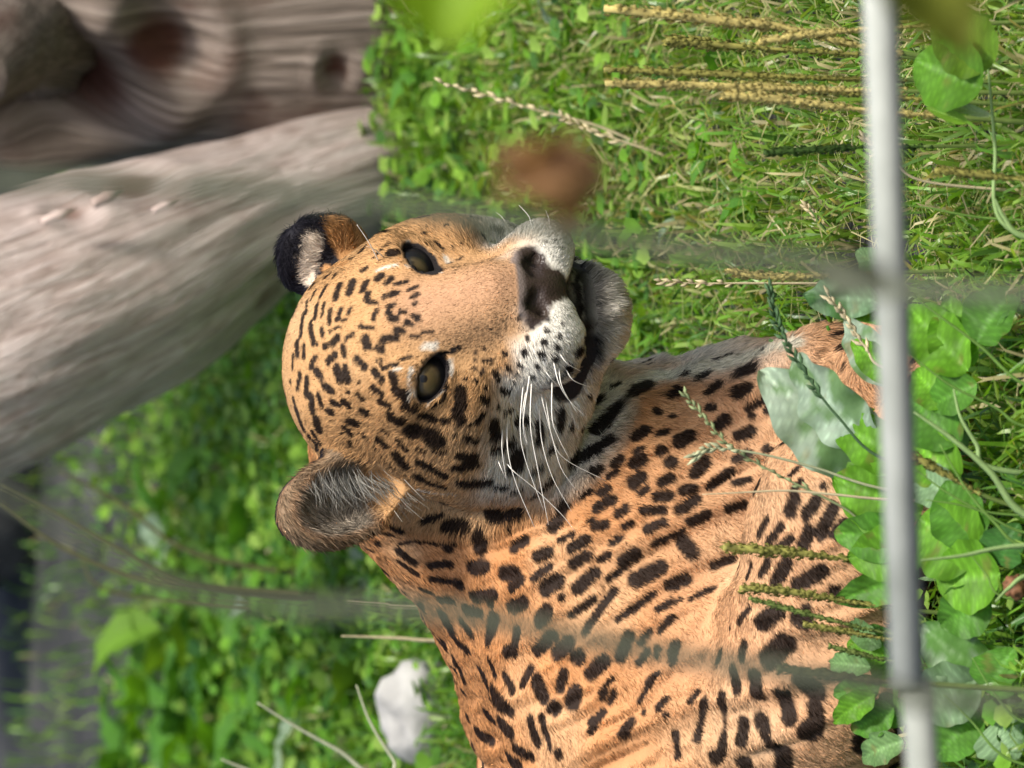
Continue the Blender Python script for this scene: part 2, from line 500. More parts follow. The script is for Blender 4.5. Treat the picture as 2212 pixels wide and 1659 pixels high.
# --- scooped-out places ---------------------------------------------------
for cw, B, (L, W, D) in EARS:
    ell(cw + B[1] * D * 0.62 + B[2] * (-0.002), (W * 0.82, D * 0.82, L * 0.85), 0.006, B, '-')
    ell(cw + B[1] * D * 0.30 + B[2] * (-L * 0.45), (W * 0.36, D * 0.55, L * 0.36), 0.010, B, '-')
ETILT = R(24.0)
EYEB = {}
for s in (-1, 1):
    ax = np.array((-0.34 if s < 0 else 0.04, 0.93, 0.04))
    lat = np.array((s * math.cos(ETILT), -s * 0.0 - 0.30, math.sin(ETILT)))
    a = ax / np.linalg.norm(ax)
    l_ = lat - a * (lat @ a); l_ /= np.linalg.norm(l_)
    u_ = np.cross(l_, a) if s > 0 else np.cross(a, l_)
    if u_[2] < 0: u_ = -u_
    B = np.stack([l_ @ HB, a @ HB, u_ @ HB])
    EYEB[s] = B
    ell(hw(EYE[s] + a * 0.020 - u_ * 0.0012), (0.0190, 0.017, 0.0100), 0.002, B, '-')
    # inner corner drawn out towards the nose
    hcone(EYE[s] + a * 0.017 - l_ * 0.012 - u_ * 0.001, EYE[s] + a * 0.0215 - l_ * 0.021 - u_ * 0.0025, 0.0042, 0.0016, 0.003, '-')
def mouth_path(s):
    return [(0.0, 0.066, -0.1030), (s * 0.014, 0.066, -0.1090), (s * 0.030, 0.057, -0.1130), (s * 0.045, 0.036, -0.1140), (s * 0.0570, 0.008, -0.1080)]
for s in (-1, 1):
    hcone((s * 0.0095, 0.0765, -0.0625), (s * 0.0165, 0.0745, -0.0600), 0.0058, 0.0068, 0.003, '-')   # nostril
    hcone((s * 0.0175, 0.0735, -0.0640), (s * 0.0280, 0.0630, -0.0715), 0.0048, 0.0022, 0.003, '-')
    mouth = mouth_path(s)
    for i in range(4):
        hcone(mouth[i], mouth[i + 1], (0.012, 0.012, 0.012, 0.010)[i], (0.012, 0.012, 0.010, 0.004)[i], 0.005, '-')
hcone((0, 0.0800, -0.078), (0, 0.0775, -0.102), 0.0022, 0.0040, 0.005, '-')                            # philtrum

def prim_d(p, P):
    kind, dt, k, op = p
    if kind == 'e':
        c, r, B = dt
        q = (P - c) @ B.T
        k0 = np.sqrt(((q / r) ** 2).sum(-1)); k1 = np.sqrt(((q / (r * r)) ** 2).sum(-1)) + 1e-9
        return k0 * (k0 - 1.0) / k1
    a, b, ra, rb = dt
    ab = b - a
    t = np.clip(((P - a) @ ab) / (ab @ ab), 0, 1)
    return np.sqrt(((P - a - t[..., None] * ab) ** 2).sum(-1)) - (ra + (rb - ra) * t)

def prim_box(p):
    kind, dt, k, op = p
    pad = 0.03 + k
    if kind == 'e':
        c, r, B = dt
        rr = max(r) + pad if not np.allclose(B, np.eye(3)) else r + pad
        return c - rr, c + rr
    a, b, ra, rb = dt
    rr = max(ra, rb) + pad
    return np.minimum(a, b) - rr, np.maximum(a, b) + rr

def combine(d, e, k, op):
    if op == '+':
        h = np.maximum(k - np.abs(d - e), 0) / k
        return np.minimum(d, e) - h * h * k * 0.25
    e = -e
    h = np.maximum(k - np.abs(d - e), 0) / k
    return np.maximum(d, e) + h * h * k * 0.25

KJOIN = 0.014
def field(P):
    dd = []
    for grp in (PRIMS[:NBODY], PRIMS[NBODY:]):
        d = np.full(len(P), 0.25)
        for p in grp:
            lo, hi = prim_box(p)
            ix = np.nonzero(((P > lo) & (P < hi)).all(1))[0]
            if len(ix):
                d[ix] = combine(d[ix], prim_d(p, P[ix]), p[2], p[3])
        dd.append(d)
    return combine(dd[0], dd[1], KJOIN, '+')

def build_skin(h=0.006):
    boxes = [prim_box(p) for p in PRIMS if p[3] == '+']
    lo = np.min([b[0] for b in boxes], 0); hi = np.max([b[1] for b in boxes], 0)
    n = np.ceil((hi - lo) / h).astype(int) + 1
    ax = [lo[i] + h * np.arange(n[i]) for i in range(3)]
    DD = [np.full(n, 0.25, np.float32), np.full(n, 0.25, np.float32)]
    for pi, p in enumerate(PRIMS):
        D = DD[0] if pi < NBODY else DD[1]
        a, b = prim_box(p)
        i0 = np.maximum(np.floor((a - lo) / h).astype(int), 0); i1 = np.minimum(np.ceil((b - lo) / h).astype(int) + 1, n)
        if (i1 <= i0).any(): continue
        sl = tuple(slice(i0[k], i1[k]) for k in range(3))
        G = np.stack(np.meshgrid(*[ax[k][sl[k]] for k in range(3)], indexing='ij'), -1)
        D[sl] = combine(D[sl], prim_d(p, G), p[2], p[3])
    D = combine(DD[0], DD[1], KJOIN, '+')
    # naive surface nets
    I = D < 0
    c = np.zeros(np.array(n) - 1, np.int8)
    for dx in (0, 1):
        for dy in (0, 1):
            for dz in (0, 1):
                c += I[dx:n[0] - 1 + dx, dy:n[1] - 1 + dy, dz:n[2] - 1 + dz]
    act = (c > 0) & (c < 8)
    idx = -np.ones(act.shape, np.int64)
    ci = np.argwhere(act)
    idx[act] = np.arange(len(ci))
    acc = np.zeros((len(ci), 3)); cnt = np.zeros(len(ci))
    corners = [(a_, b_, c_) for a_ in (0, 1) for b_ in (0, 1) for c_ in (0, 1)]
    for p0 in corners:
        for axx in range(3):
            if p0[axx]: continue
            p1 = list(p0); p1[axx] = 1
            d0 = D[ci[:, 0] + p0[0], ci[:, 1] + p0[1], ci[:, 2] + p0[2]]
            d1 = D[ci[:, 0] + p1[0], ci[:, 1] + p1[1], ci[:, 2] + p1[2]]
            x = (d0 < 0) != (d1 < 0)
            t = np.where(x, d0 / np.where(d0 == d1, 1, d0 - d1), 0)
            q = np.broadcast_to(np.array(p0, float), (len(ci), 3)).copy()
            q[:, axx] += t
            acc[x] += q[x]; cnt[x] += 1
    V = lo + h * (ci + acc / cnt[:, None])
    Q = []
    for axx in range(3):
        a1, a2 = (axx + 1) % 3, (axx + 2) % 3
        s0 = [slice(None)] * 3; s1 = [slice(None)] * 3
        s0[axx] = slice(0, n[axx] - 1); s1[axx] = slice(1, n[axx])
        A = I[tuple(s0)]; Bm = I[tuple(s1)]
        e = np.argwhere(A != Bm)
        e = e[(e[:, a1] > 0) & (e[:, a2] > 0) & (e[:, a1] < n[a1] - 1) & (e[:, a2] < n[a2] - 1)]
        ins = A[e[:, 0], e[:, 1], e[:, 2]]
        def cell(o1, o2):
            q = e.copy(); q[:, a1] += o1; q[:, a2] += o2
            return idx[q[:, 0], q[:, 1], q[:, 2]]
        q = np.stack([cell(-1, -1), cell(0, -1), cell(0, 0), cell(-1, 0)], 1)
        q[~ins] = q[~ins][:, ::-1]
        Q.append(q)
    return V, np.concatenate(Q)

def project(V, it=3):
    e = 0.0006
    for _ in range(it):
        d = field(V)
        g = np.stack([field(V + np.eye(3)[i] * e) - d for i in range(3)], 1) / e
        gn = (g * g).sum(1) + 1e-6
        stp = np.clip(d / np.sqrt(gn), -0.004, 0.004)
        V = V - g / np.sqrt(gn)[:, None] * stp[:, None] * 0.9
    return V

def normals_of(me):
    nn = np.zeros(len(me.vertices) * 3, np.float32)
    me.vertices.foreach_get('normal', nn)
    return nn.reshape(-1, 3).astype(float)

V0, Q0 = build_skin(0.006)
V0 = project(V0, 2)
def subdivide(V, Q):
    """one Catmull-Clark step on a quad mesh"""
    n = len(V)
    E = np.stack([Q, np.roll(Q, -1, 1)], -1).reshape(-1, 2)
    E.sort(1)
    code, inv = np.unique(E[:, 0].astype(np.int64) * n + E[:, 1], return_inverse=True)
    ea, eb = code // n, code % n
    F = V[Q].mean(1)
    ne = len(code)
    fi = np.repeat(np.arange(len(Q)), 4)
    cnt = np.bincount(inv, minlength=ne)
    fs = np.stack([np.bincount(inv, F[fi, k], ne) for k in range(3)], 1)
    mid = (V[ea] + V[eb]) / 2
    EP = (V[ea] + V[eb] + fs) / (2 + cnt)[:, None]
    val = np.bincount(np.concatenate([ea, eb]), minlength=n)
    R_ = np.stack([np.bincount(np.concatenate([ea, eb]), np.concatenate([mid[:, k]] * 2), n) for k in range(3)], 1) / np.maximum(val, 1)[:, None]
    fv = np.bincount(Q.ravel(), minlength=n)
    Fm = np.stack([np.bincount(Q.ravel(), F[fi, k], n) for k in range(3)], 1) / np.maximum(fv, 1)[:, None]
    m_ = np.maximum(val, 3)[:, None]
    VP = (Fm + 2 * R_ + (m_ - 3) * V) / m_
    ei = inv.reshape(-1, 4) + n
    fc = np.arange(len(Q)) + n + ne
    NQ = [np.stack([Q[:, k], ei[:, k], fc, ei[:, k - 1]], 1) for k in range(4)]
    return np.concatenate([VP, EP, F]), np.concatenate(NQ)
VS, QS = subdivide(V0, Q0)
skin = mesh_np('jaguar', VS, QS)
nv = len(VS)
nearhead = np.nonzero(np.linalg.norm(to_head(VS) - (0, -0.05, -0.02), axis=1) < 0.19)[0]
VS[nearhead] = project(VS[nearhead], 2)
# soft folds of loose skin on neck and chest
skin.vertices.foreach_set('co', VS.astype(np.float32).ravel()); skin.update()
NS = normals_of(skin)
hl = to_head(VS)
headness = sstep(0.0, 0.05, 0.16 - np.linalg.norm((hl - (0, -0.06, -0.02)) * (1, 0.9, 1), axis=1))
fd = at(1640, 1030, 0) - at(1080, 1330, 0); fd /= np.linalg.norm(fd)
fs_ = np.cross(fd, (0, 1, 0))
FC = np.stack([VS @ fd * 0.16, VS @ fs_, VS[:, 1] * 0.4], 1)
FC[:, 1] += 0.012 * vnoise(VS, 12, 9)
rdg = 1 - np.abs(vnoise(FC, 34, 3)) * 2
rdg2 = 1 - np.abs(vnoise(FC, 75, 13)) * 2
bodyw = sstep(0.34, 0.24, VS[:, 2]) * 0.6 + 0.4
fold = (rdg * 0.0042 + rdg2 * 0.0018) * bodyw + vnoise(VS, 9, 5) * 0.004
VS = VS + NS * ((1 - headness) * fold)[:, None]
VS[:, 2] = np.maximum(VS[:, 2], 0.002)
skin.vertices.foreach_set('co', VS.astype(np.float32).ravel()); skin.update()
skin.shade_smooth()
NS = normals_of(skin)
bvh = BVHTree.FromPolygons([tuple(v) for v in VS], [tuple(q) for q in QS.tolist()])

def hit(X, Y):
    d = ray(X, Y)
    r = bvh.ray_cast(Vector(CAM), Vector(d))
    return None if r[0] is None else np.array(r[0])
# ------------------------------------------------------------------ coat
# Markings read off the animal: (x1, y1, x2, y2, half width) strokes in four
# measuring windows; each is laid on the skin as a mark of that size.
def win(ox, oy, k, rows):
    return [(ox + k * r[0], oy + k * r[1], ox + k * r[2], oy + k * r[3], k * r[4], (ox, oy)) for r in
            [(q if len(q) == 5 else (q[0], q[1], q[0], q[1], q[2])) for q in rows]]
K1 = 0.2604
MARKS = win(594, 459, K1, [
 (430,535,470,505,18),(490,540,515,505,14),(645,575,622,660,32),(535,605,508,700,30),(425,615,385,685,22),(345,640,305,720,14),
 (760,580,730,640,27),(880,530,855,545,30),(965,550,935,580,25),(1000,590,1100,572,14),(905,700,1015,665,18),(1100,650,1185,610,12),
 (775,675,760,720,24),(770,745,840,745,14),(1150,700,1185,680,18),(1165,750,16),(945,785,980,765,18),(945,830,22),(1045,812,1085,822,14),
 (965,870,1005,885,25),(1155,855,1185,878,17),(1095,905,1140,930,18),(845,815,820,870,18),(625,800,610,840,14),(545,810,520,880,18),
 (462,815,455,910,21),(410,755,392,850,16),(350,770,335,865,26),(270,730,262,830,14),(240,840,215,1020,24),(295,920,320,1080,28),
 (390,970,395,1010,21),(450,990,540,945,10),(555,900,600,880,9),(700,945,820,955,13),(590,1045,655,1005,13),(480,1090,520,1035,24),
 (410,1110,470,1085,18),(565,1110,578,1185,17),(752,1050,770,1110,32),(1005,985,1060,990,22),(890,1060,1000,1035,26),(850,1125,890,1132,22),
 (1130,1025,1180,1035,15),(1220,1000,1320,985,8),(685,1215,740,1280,28),(440,1235,500,1185,26),(182,1085,185,1180,30),(237,1115,240,1190,23),
 (325,1220,300,1280,25),(345,1200,18),(355,1090,16),(345,1315,375,1360,36),(515,1295,540,1385,34),(580,1290,605,1390,28),(210,1340,190,1460,25),
 (265,1385,262,1520,28),(415,1440,475,1480,30),(305,1530,310,1640,30),(360,1515,385,1600,22),(480,1570,530,1595,22),(575,1570,615,1595,24),
 (150,1190,145,1290,16),(130,1400,18),(155,1555,180,1659,22),(830,1320,890,1385,28),(820,1455,890,1500,22),(880,1560,960,1600,25),
 (980,1350,1000,1400,32),(1010,1460,1060,1500,38),(1060,1520,1090,1550,20),(850,1240,900,1290,12),(900,1290,1020,1250,12),(1050,1220,1120,1200,10),
 (880,1220,14),(610,1490,14),(690,1510,740,1545,16),(700,1400,10),(1085,1600,1175,1620,22),(730,1640,770,1659,25),(440,1645,480,1655,25),
 (960,335,1005,335,28),(820,380,960,260,10),(725,480,760,460,18),(620,390,670,370,12),(1250,180,20),(1340,250,1400,310,10),(1480,290,10),(1550,260,10),(1430,120,14)])
MARKS += win(594, 756, K1, [
 (455,535,485,575,50),(730,515,770,565,38),(630,595,685,608,30),(975,545,1045,580,42),(1160,645,1150,670,58),(1300,690,1345,740,72),(350,580,370,655,38),
 (325,690,370,760,28),(180,500,235,650,32),(165,430,180,500,22),(290,720,355,790,26),(360,800,365,880,16),(255,800,320,930,20),(590,640,640,690,22),(560,680,14),
 (625,750,650,790,13),(735,690,775,730,13),(870,730,930,785,22),(825,790,870,830,8),(900,660,950,690,10),(1020,740,1110,820,15),(1190,810,1250,835,12),
 (1330,820,1410,840,14),(1020,860,1085,950,38),(880,860,990,970,8),(1215,925,1300,960,35),(1300,970,1420,1035,28),(1200,1045,1205,1050,40),(1280,1090,1400,1125,26),
 (1225,530,1330,560,24),(1405,570,1440,572,22),(1545,330,1550,440,38),(1510,500,1550,570,36),(1500,690,14),(1300,470,1400,400,9),(1430,290,1400,400,9),
 (1240,1405,1370,1375,22),(975,1460,1045,1490,28),(870,1505,970,1530,20),(790,1530,845,1610,25),(1020,1610,1130,1580,16),(1130,1580,1330,1590,14),(1330,1600,1480,1590,22),(1430,1640,45)])
MARKS += win(918, 459, K1, [   # muzzle
 (1020,890,15),(1140,920,14),(1010,975,17),(1110,1020,15),(885,950,16),(850,1045,19),(990,1070,21),(1090,1110,18),(825,1160,23),(965,1165,23),(1065,1190,20),
 (665,1170,19),(790,1255,21),(920,1250,21),(695,1285,21),(880,1330,18),(550,965,10),(500,1130,13),(540,1230,19),(575,1320,610,1390,17),(480,1240,11),(410,1290,15),
 (480,1320,19),(420,1160,11),(420,1215,11),(765,1320,15),(740,1380,700,1500,6),(340,1380,13),(430,1390,15),(500,1450,15),(1000,250,10),(1080,230,9),(1130,290,9)])
MARKS += win(918, 756, K1, [
 (480,380,515,420,20),(640,330,690,340,20),(600,450,20),(490,510,440,575,18),(380,610,410,590,10),(570,580,590,690,45),(655,520,730,510,18),(350,715,430,735,26),
 (265,690,13),(580,800,710,745,32),(290,860,420,860,30),(270,965,430,925,32),(380,900,52),(760,830,740,940,58),(765,600,840,585,24),(315,1090,520,1065,42),
 (590,1110,670,1105,22),(935,600,945,700,28),(1120,500,1110,620,30),(930,720,28),(1040,790,38),(895,985,950,960,22),(960,1120,1040,1050,28),(870,1195,940,1160,25),
 (700,1160,800,1125,12),(560,1300,560,1390,58),(640,1390,770,1350,52),(190,1450,330,1455,42),(50,1385,130,1360,24),(460,1540,450,1640,60),(1150,1280,1110,1370,42),
 (1110,1400,1060,1460,50),(1430,1310,1550,1240,38),(1410,1465,1490,1445,36),(1450,1175,1500,1150,32),(1570,935,1615,910,40),(1385,1015,1430,985,32),(1520,1045,1575,1010,26),
 (1200,920,1400,830,46),(1400,830,1530,750,36),(1390,450,1445,415,24),(1530,335,1600,300,16),(1350,370,1430,300,12),(1200,620,22),(1250,820,25),(1600,1360,1659,1320,35),
 (1345,1425,1390,1405,16),(1210,1640,1330,1570,38),(1120,1580,1220,1530,20),(1290,1210,1370,1165,18),(740,1640,830,1580,40),(20,1590,200,1590,20),(1540,1600,1620,1560,26)])
MARKS += win(594, 918, 0.4465, [   # neck, shoulder
 (600,610,665,660,24),(850,610,30),(750,680,845,670,18),(600,660,685,720,14),(1000,540,980,610,42),(955,690,1010,685,32),(1160,600,1205,575,32),(1265,635,1325,615,22),
 (1110,715,1155,715,34),(1250,740,1330,685,18),(1145,785,1190,750,22),(1310,790,1365,755,34),(1420,605,1500,560,26),(1440,670,1510,630,22),(1460,790,1545,715,28),
 (1570,650,1610,630,14),(1630,555,1690,545,20),(1690,655,1740,625,30),(1545,488,1590,480,24),(1560,405,1630,360,22),(1660,425,1705,400,22),(1560,325,1600,315,20),
 (1690,490,1720,470,12),(1800,505,1880,470,20),(1780,410,1880,410,18),(1850,345,1900,340,24),(1735,275,1765,255,30),(1870,275,1910,258,22),(1765,330,1795,310,16),
 (1635,190,1670,170,24),(1600,260,1655,220,18),(1740,185,1770,170,28),(1745,130,1770,115,18),(1865,125,24),(1745,55,1790,20,26),(1915,180,28),(1850,45,1890,30,14),
 (750,745,870,760,16),(890,770,28),(705,790,750,810,16),(795,845,850,845,22),(960,830,1055,820,28),(1040,860,22),(1150,880,1200,855,38),(920,890,990,905,24),
 (1285,935,1310,910,44),(1430,920,1540,840,16),(1500,1000,1640,800,18),(1385,830,14),(815,920,860,1020,34),(880,1050,930,1085,28),(905,955,950,1010,24),
 (1060,930,1030,1040,30),(1170,1000,1160,1060,26),(1115,1095,1150,1090,35),(760,1000,825,1080,14),(1270,1090,1340,1020,28),(1370,1100,1420,1060,42),(1465,1120,40),
 (1530,1200,1590,1140,36),(865,1130,910,1230,26),(825,1160,845,1225,16),(865,1240,910,1290,20),(990,1180,1030,1260,38),(1040,1140,1065,1210,20),(1110,1210,1150,1290,20),
 (1050,1290,1130,1370,42),(880,1340,930,1410,24),(1020,1390,1070,1440,30),(1090,1440,1140,1490,32),(980,1485,1050,1520,32),(1160,1560,1240,1600,22),(1130,1610,1180,1650,38),
 (1235,1430,1270,1530,26),(1240,1180,1200,1250,20),(1265,1230,1300,1320,30),(1395,1200,1380,1270,22),(1450,1290,1440,1350,38),(1350,1370,32),(1290,1410,1330,1560,16),
 (1370,1590,20),(1530,1480,1590,1390,16),(1640,1290,1620,1340,12),(1580,1320,1600,1290,12),(1680,1490,1720,1440,24),(1855,1370,1890,1330,18),(1785,1390,12),(1890,1400,14),
 (1800,1240,1850,1200,12),(1670,1120,1710,1020,24),(1760,1150,1800,1090,15),(1850,1080,15),(1920,1100,20),(1770,1050,1810,1000,16),(1860,990,1920,930,14),
 (1660,940,1820,820,13),(1850,890,1920,850,13),(1745,750,1860,690,38),(1620,740,1700,680,14)])
MARKS += win(1242, 648, 0.6092, [   # chest, arms
 (80,460,250,300,27),(75,365,90,355,11),(205,485,245,455,22),(295,475,345,460,10),(370,500,400,480,26),(335,580,365,570,28),(300,530,15),(205,535,245,522,10),(150,570,15),
 (230,572,19),(300,645,335,635,16),(220,635,23),(285,692,320,685,18),(380,675,415,665,16),(90,735,135,705,18),(150,755,185,735,17),(235,742,310,745,11),(370,745,430,705,17),
 (255,810,315,790,17),(65,805,110,798,15),(180,790,12),(280,865,380,820,11),(410,785,470,760,14),(480,660,550,610,15),(540,740,600,725,13),(565,650,620,635,10),(425,615,460,570,20),
 (575,565,615,545,16),(580,480,620,465,18),(680,530,740,510,16),(510,440,530,425,20),(480,380,18),(340,335,360,320,18),(290,395,16),(345,410,12),(430,280,460,265,14),
 (475,320,505,300,18),(575,260,625,240,25),(575,330,605,318,25),(610,380,660,355,12),(625,410,12),(385,265,10),(490,215,550,195,7),(660,185,10),(680,390,12),
 (910,125,950,115,11),(935,170,985,160,12),(960,225,13),(215,985,290,950,34),(340,1010,385,990,21),(385,860,410,895,24),(490,940,560,915,13),
 (650,835,680,775,12),(685,860,730,800,14),(720,880,765,845,13),(760,750,780,705,20),(820,760,855,710,18),(870,830,915,735,20),(810,870,830,820,22),(920,830,955,790,16),
 (760,625,795,590,8),(800,640,770,680,9),(880,660,12),(660,970,685,920,13),(710,1000,750,930,21),(790,1010,870,960,27),(610,985,625,930,8),(580,970,7),
 (660,1145,715,1105,30),(790,1130,820,1140,25),(920,1030,19),(820,1090,13),(690,1270,745,1215,38),(590,1265,600,1220,15),(560,1310,575,1380,19),(635,1330,645,1395,27),
 (460,1420,430,1560,13),(520,1400,520,1600,15),(500,1620,23),(410,1420,435,1390,11),(735,1395,760,1480,25),(600,1500,590,1560,27),(660,1490,720,1590,30),(740,1600,740,1659,30),
 (600,1640,24),(800,1340,860,1400,33),(850,1440,860,1500,24),(830,1530,43),(580,1140,620,1090,9),(550,1160,7),(210,1100,280,1040,8),(330,1140,11),(345,1280,355,1220,15),(250,1190,13),
 (290,1260,9),(370,1060,320,1090,8),(410,1060,490,1020,8),(500,1290,520,1240,8),(310,1420,15),(230,1420,280,1330,8),(250,1455,9),(165,1540,185,1490,15),(320,1480,11),(355,1530,365,1620,9),
 (90,1390,130,1340,7),(50,1500,90,1460,7)])
PALE = win(918, 459, K1, [(170,370,195,410,22),(205,1235,215,1330,22),(40,1130,120,1110,12),(60,510,140,495,9)]) \
     + win(594, 459, K1, [(1050,1290,960,1310,9),(1220,1120,1350,1080,20),(1090,440,1160,460,12),(850,480,1000,440,14),(1060,260,1110,240,14)]) \
     + win(594, 756, K1, [(1130,150,1120,400,17),(1270,450,1400,330,11),(1190,1150,1500,1180,14)])
THROAT = [(1255, 800, 1370, 818, 34), (1300, 850, 1420, 815, 26), (1240, 850, 1330, 900, 30), (1420, 812, 1520, 795, 30), (1520, 795, 1650, 758, 26), (1650, 758, 1720, 742, 18)]
EARW = win(594, 459, K1, [(320,250,280,400,88),(275,400,275,560,60)])
ORANGE = win(594, 459, K1, [(480,110,600,330,95),(560,80,600,200,70),(420,470,600,420,40)])
GREY = win(918, 459, K1, [(1390,640,1400,980,75),(1330,520,1360,600,50),(1450,760,1440,900,60)])
DARK = win(594, 459, K1, [(1400,1170,1520,1120,28),(1430,430,1560,370,10)]) \
     + win(918, 756, K1, [(980,290,1080,310,34),(1180,120,1290,150,48),(1010,230,1150,170,26),(690,1470,700,1480,20)]) \
     + win(918, 459, K1, [(1265,600,1290,800,42),(1290,800,1325,1050,40),(1290,470,1250,570,30),(1150,590,1250,600,26),(1330,1050,1260,1150,48),
                          (870,690,850,740,44),(840,780,770,880,20),(830,375,895,440,26)])

def dedupe(rows):
    """a mark measured in two windows is kept once"""
    out = []
    for r in rows:
        m_ = ((r[0] + r[2]) / 2, (r[1] + r[3]) / 2)
        if any(math.hypot(m_[0] - q[0], m_[1] - q[1]) < max(0.85 * (r[4] + q[2]), 6) and abs(math.hypot(r[0] - r[2], r[1] - r[3]) - q[3]) < 30 for q in out[-600:] if q[4] != r[5]):
            continue
        out.append((m_[0], m_[1], r[4], math.hypot(r[0] - r[2], r[1] - r[3]), r[5], r))
    return [q[5][:5] for q in out]

def lay(rows, grow=1.0):
    out = []
    for x1, y1, x2, y2, w, *_ in rows:
        a, b = hit(x1, y1), hit(x2, y2)
        if a is None and b is None: continue
        if a is None: a = b
        if b is None: b = a
        if np.linalg.norm(a - b) > 0.12: b = a
        out.append((a, b, w * S * (grow + (0.0 if grow == 1 else 0.25 if w < 6.5 else 0.10 if w < 11 else -0.17 if w > 15.5 else 0.0))))
    return out
THROAT3, EARW3 = lay(THROAT), lay(EARW)
MARKS3, PALE3, DARK3, ORANGE3, GREY3 = lay(dedupe(MARKS), 1.32), lay(PALE), lay(DARK), lay(ORANGE), lay(GREY)
# the flank and the sides the photograph does not show: rosettes scattered over the skin
seen = np.array([m_[0] for m_ in MARKS3])
cand = rng.permutation(nv)[:9000]
extra = []
for i in cand:
    p = VS[i]
    if min(np.linalg.norm(p - EARS[0][0]), np.linalg.norm(p - EARS[1][0])) < 0.06: continue
    if to_head(p)[1] > 0.03 and abs(to_head(p)[0]) < 0.06: continue
    toc = CAM - p; toc /= np.linalg.norm(toc)
    if NS[i] @ toc > 0.15 and p[0] > -0.34 and np.min(np.linalg.norm(seen - p, axis=1)) < 0.05: continue
    big = 0.046 if p[0] < -0.25 else 0.017
    if len(extra) and np.min(np.linalg.norm(np.array(extra) - p, axis=1)) < big * (1.05 if big > 0.02 else 1.1): continue
    if np.min(np.linalg.norm(seen - p, axis=1)) < big * 0.9: continue
    extra.append(p)
for p in extra:
    if p[0] < -0.25:
        a0 = rng.uniform(0, 6)
        for a in np.arange(6) * 1.0472 + a0:
            def rim(b_):
                u = np.array((math.cos(b_), 0.0, math.sin(b_)))
                return np.array(bvh.find_nearest(Vector(p + u * rng.uniform(0.015, 0.021)))[0])
            MARKS3.append((rim(a), rim(a + rng.uniform(0.25, 0.6)), rng.uniform(0.0045, 0.0068)))
    else:
        MARKS3.append((p, p + rng.normal(size=3) * 0.004, rng.uniform(0.0035, 0.006)))

def grid_index(rows):
    """coarse cells -> strokes, to keep look-ups cheap"""
    g = {}
    cs = 0.03
    for k, (a, b, w) in enumerate(rows):
        r = w * 1.7 + 0.002
        lo = np.floor((np.minimum(a, b) - r) / cs).astype(int); hi = np.floor((np.maximum(a, b) + r) / cs).astype(int)
        for i in range(lo[0], hi[0] + 1):
            for j in range(lo[1], hi[1] + 1):
                for l in range(lo[2], hi[2] + 1):
                    g.setdefault((i, j, l), []).append(k)
    return g, cs

def stroke_mask(P, rows, soft=0.14, wob=0.09):
    out = np.zeros(len(P))
    if not rows: return out
    g, cs = grid_index(rows)
    key = np.floor(P / cs).astype(np.int64)
    code = (key[:, 0] + 500) * 4000000 + (key[:, 1] + 500) * 2000 + key[:, 2] + 500
    order = np.argsort(code, kind='stable')
    cc = code[order]
    st = np.concatenate(([0], np.nonzero(np.diff(cc))[0] + 1, [len(cc)]))
    nz = vnoise(P, 210, 11) * wob + vnoise(P, 480, 4) * wob * 0.6
    for i in range(len(st) - 1):
        ix = order[st[i]:st[i + 1]]
        ks = g.get(tuple(key[ix[0]].tolist()))
        if not ks: continue
        A = np.array([rows[k][0] for k in ks]); B = np.array([rows[k][1] for k in ks]); W = np.array([rows[k][2] for k in ks])
        q = P[ix]
        ab = B - A
        t = np.clip(((q[:, None] - A) * ab).sum(-1) / ((ab * ab).sum(-1) + 1e-12), 0, 1)
        d = np.linalg.norm(q[:, None] - A - t[..., None] * ab, axis=-1) / W
        d = d.min(1) + nz[ix]
        out[ix] = 1 - sstep(1 - soft, 1 + soft, d)
    return out

C_TAN = np.array((0.515, 0.295, 0.130)); C_ORANGE = np.array((0.50, 0.232, 0.092)); C_WHITE = np.array((0.74, 0.70, 0.60))
C_BRIDGE = np.array((0.44, 0.25, 0.145)); C_BLACK = np.array((0.0075, 0.0048, 0.0045)); C_PINK = np.array((0.60, 0.37, 0.215))
def lerp(a, b, t): return a + (b - a) * t[:, None]

def leather(h):
    """hairless nose skin: signed distance-like value, below 0 on the leather"""
    e1 = np.sqrt((h[:, 0] / 0.0315) ** 2 + ((h[:, 2] + 0.0605) / 0.0150) ** 2) - 1
    e2 = np.sqrt((h[:, 0] / 0.0135) ** 2 + ((h[:, 2] + 0.0740) / 0.0170) ** 2) - 1
    d = np.minimum(e1, e2)
    d = np.maximum(d, (h[:, 2] + 0.0485) * 60)
    return np.where(h[:, 1] > 0.045, d, 1.0)

def mouth_val(h):
    d = np.full(len(h), 1.0)
    near = np.nonzero((h[:, 1] > -0.03) & (h[:, 2] < -0.07))[0]
    q = h[near]
    dd = d[near]
    for s in (-1, 1):
        pm = np.array(mouth_path(s))
        for i in range(4):
            a_, b_ = pm[i], pm[i + 1]
            t = np.clip(((q - a_) @ (b_ - a_)) / ((b_ - a_) @ (b_ - a_)), 0, 1)
            dd = np.minimum(dd, np.linalg.norm(q - a_ - t[:, None] * (b_ - a_), axis=1))
    d[near] = dd
    return d

def eye_val(P, h):
    e = np.full(len(P), 9.0)
    for s in (-1, 1):
        q = (P - hw(EYE[s])) @ EYEB[s].T
        v = np.sqrt((q[:, 0] / 0.0190) ** 2 + (q[:, 2] / 0.0108) ** 2)
        v = np.where((q[:, 1] > 0.0) & (np.linalg.norm(q, axis=1) < 0.045), v, 9.0)
        e = np.minimum(e, v)
    return e

def head_mask(h):
    return 1 - sstep(0.127, 0.150, np.linalg.norm((h - (0, -0.05, -0.04)) * (1, 0.85, 0.95), axis=1))

